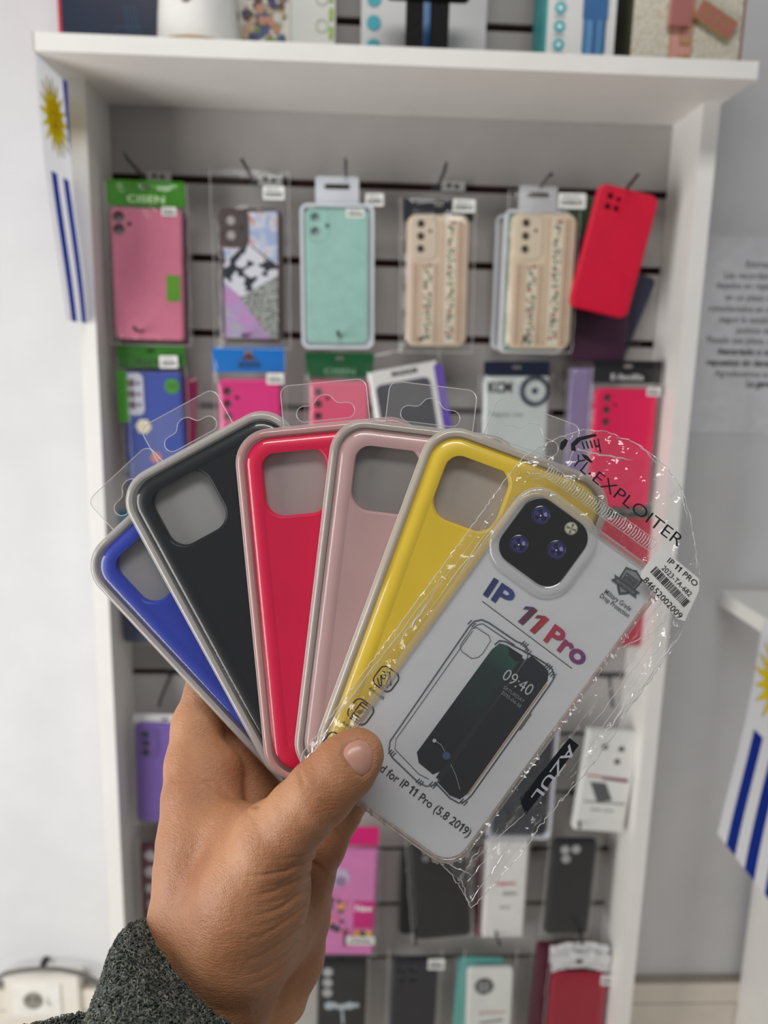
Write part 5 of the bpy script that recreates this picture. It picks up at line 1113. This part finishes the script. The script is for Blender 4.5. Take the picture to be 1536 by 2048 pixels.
v3 = N.new('ShaderNodeTexVoronoi'); v3.feature = 'DISTANCE_TO_EDGE'; v3.inputs['Scale'].default_value = 900; L.new(tc.outputs['Object'], v3.inputs['Vector'])
ad = N.new('ShaderNodeMath'); ad.operation = 'MULTIPLY_ADD'; ad.inputs[1].default_value = 0.6; L.new(v3.outputs['Distance'], ad.inputs[0]); L.new(n2.outputs['Fac'], ad.inputs[2])
bp = N.new('ShaderNodeBump'); bp.inputs['Strength'].default_value = 0.55; bp.inputs['Distance'].default_value = 0.0008; L.new(ad.outputs[0], bp.inputs['Height']); L.new(bp.outputs[0], bs.inputs['Normal'])
b = MB(); b.add(hv2.tolist(), hf.tolist(), m); bpy.data.meshes.remove(me0)
hand = b.build('person', angle=180); hand.matrix_world = camM
tag(hand, 'hand with a dark grey fleece cuff gripping a fan of phone cases', 'person')
# thumb nail laid over the nail bed
bvh = BVHTree.FromPolygons([Vector(v) for v in hv], [tuple(f) for f in hf])
b = MB(); rings = 9; K_ = 44; vs = []; ax_ = np.array([nc[0], nc[1]])
def nail_pt(t):
    n_ = len(NAIL); f = t * n_; i = int(f) % n_; p0, p1, p2, p3 = [np.array(NAIL[(i + q) % n_], float) for q in (-1, 0, 1, 2)]; u = f - int(f)
    return 0.5 * ((2 * p1) + (-p0 + p2) * u + (2 * p0 - 5 * p1 + 4 * p2 - p3) * u * u + (-p0 + 3 * p1 - 3 * p2 + p3) * u ** 3)
for r_ in range(rings + 1):
    for k in range(K_):
        q = ax_ + (nail_pt(k / K_) - ax_) * (r_ / rings) * 0.97; d = CP(q[0], q[1], 1.0); hit = bvh.ray_cast(Vector((0, 0, 0)), d.normalized())
        p = hit[0] if hit[0] is not None else Vector(CP(q[0], q[1], .297)); e = r_ / rings
        vs.append(p * (1 - (0.00032 * (1 - e ** 5) - 0.0004 * e ** 6) / 0.3))
b.add(vs, [(r_ * K_ + k, (r_ + 1) * K_ + k, (r_ + 1) * K_ + (k + 1) % K_, r_ * K_ + (k + 1) % K_) for r_ in range(rings) for k in range(K_)], mat((206, 152, 134), 0.32, 0.5, 0.05, 0.0, 300, coat=0.1, name='nail'))
nl = b.build('thumb_nail', hand, angle=180); nl['label'] = 'glossy pale pink nail'
# fleece cuff
def cut(Fv, g):
    p0 = np.array(CP(392, 1952, .332), np.float32); d = np.array((-.658, -.753, .12), np.float32); d /= np.linalg.norm(d)
    pl = -((g - p0) @ d); Fv = -smin(-Fv, -pl, .010)
    return Fv
cu = [J(388, 1962, .3310, 172), J(360, 2060, .3200, 173), J(330, 2150, .3080, 176), J(300, 2260, .300, 178)]
low = [J(150, 2115, .3350, 74), J(60, 2150, .3350, 84)]
sv, sf = sdf_mesh([(cu, .006)], (-.150, -.250, -.375), (-.030, -.150, -.255), 0.0013, .006, cut)
sv = sv + 0
fl = mat((98, 102, 96), 0.95, 0.1, 0.25, 0.5, 420, name='fleece')
fl2 = mat((134, 136, 126), 0.95, 0.1, 0.25, 0.0, 420, name='fleece')
fl3 = mat((66, 70, 68), 0.95, 0.1, 0.25, 0.0, 420, name='fleece')
sv_n = np.array([mn.noise(Vector((float(p[0]) * 160, float(p[1]) * 160, float(p[2]) * 160))) for p in sv])
b = MB(); b.add(sv.tolist(), sf.tolist(), fl); sleeve = b.build('sleeve', hand, angle=180); sleeve['label'] = 'dark grey fleece cuff'
me = sleeve.data; rnd = random.Random(11); b = MB(); b.mi(fl); b.mi(fl2); b.mi(fl3)
def curls(me, count, b):
    polys = [p for p in me.polygons if p.normal.z > -0.35]
    for _ in range(count):
        p = rnd.choice(polys); c = p.center; n = p.normal; t = n.orthogonal().normalized(); t = Matrix.Rotation(rnd.uniform(0, 6.28), 3, n) @ t; s_ = n.cross(t)
        c = c + t * rnd.uniform(-.0008, .0008) + s_ * rnd.uniform(-.0008, .0008); L_ = rnd.uniform(.0016, .0030); hgt = rnd.uniform(.0007, .0016); cv = rnd.uniform(-1, 1) * .0009
        b.tube([c - t * L_ / 2 - n * .0003, c - t * L_ * .2 + n * hgt + s_ * cv, c + t * L_ * .2 + n * hgt * .9 + s_ * cv, c + t * L_ / 2 - n * .0002], [.00032, .00030, .00028, .0002], rnd.choice((fl, fl, fl2, fl3)), 4)
curls(me, 15000, b)
pile = b.build('fleece_pile', sleeve, angle=180); pile['kind'] = 'stuff'
sv, sf = sdf_mesh([(low, .004)], (-.190, -.270, -.365), (-.105, -.205, -.305), 0.0015, .006)
b = MB(); b.add(sv.tolist(), sf.tolist(), mat((48, 48, 54), 0.95, 0.1, 0.25, 0.5, 420, name='fleece')); jk = b.build('jacket_edge', hand, angle=180); jk['label'] = 'darker fleece fold'
b = MB(); curls(jk.data, 2200, b); q = b.build('fleece_pile', jk, angle=180); q['kind'] = 'stuff'
bpy.context.view_layer.update()
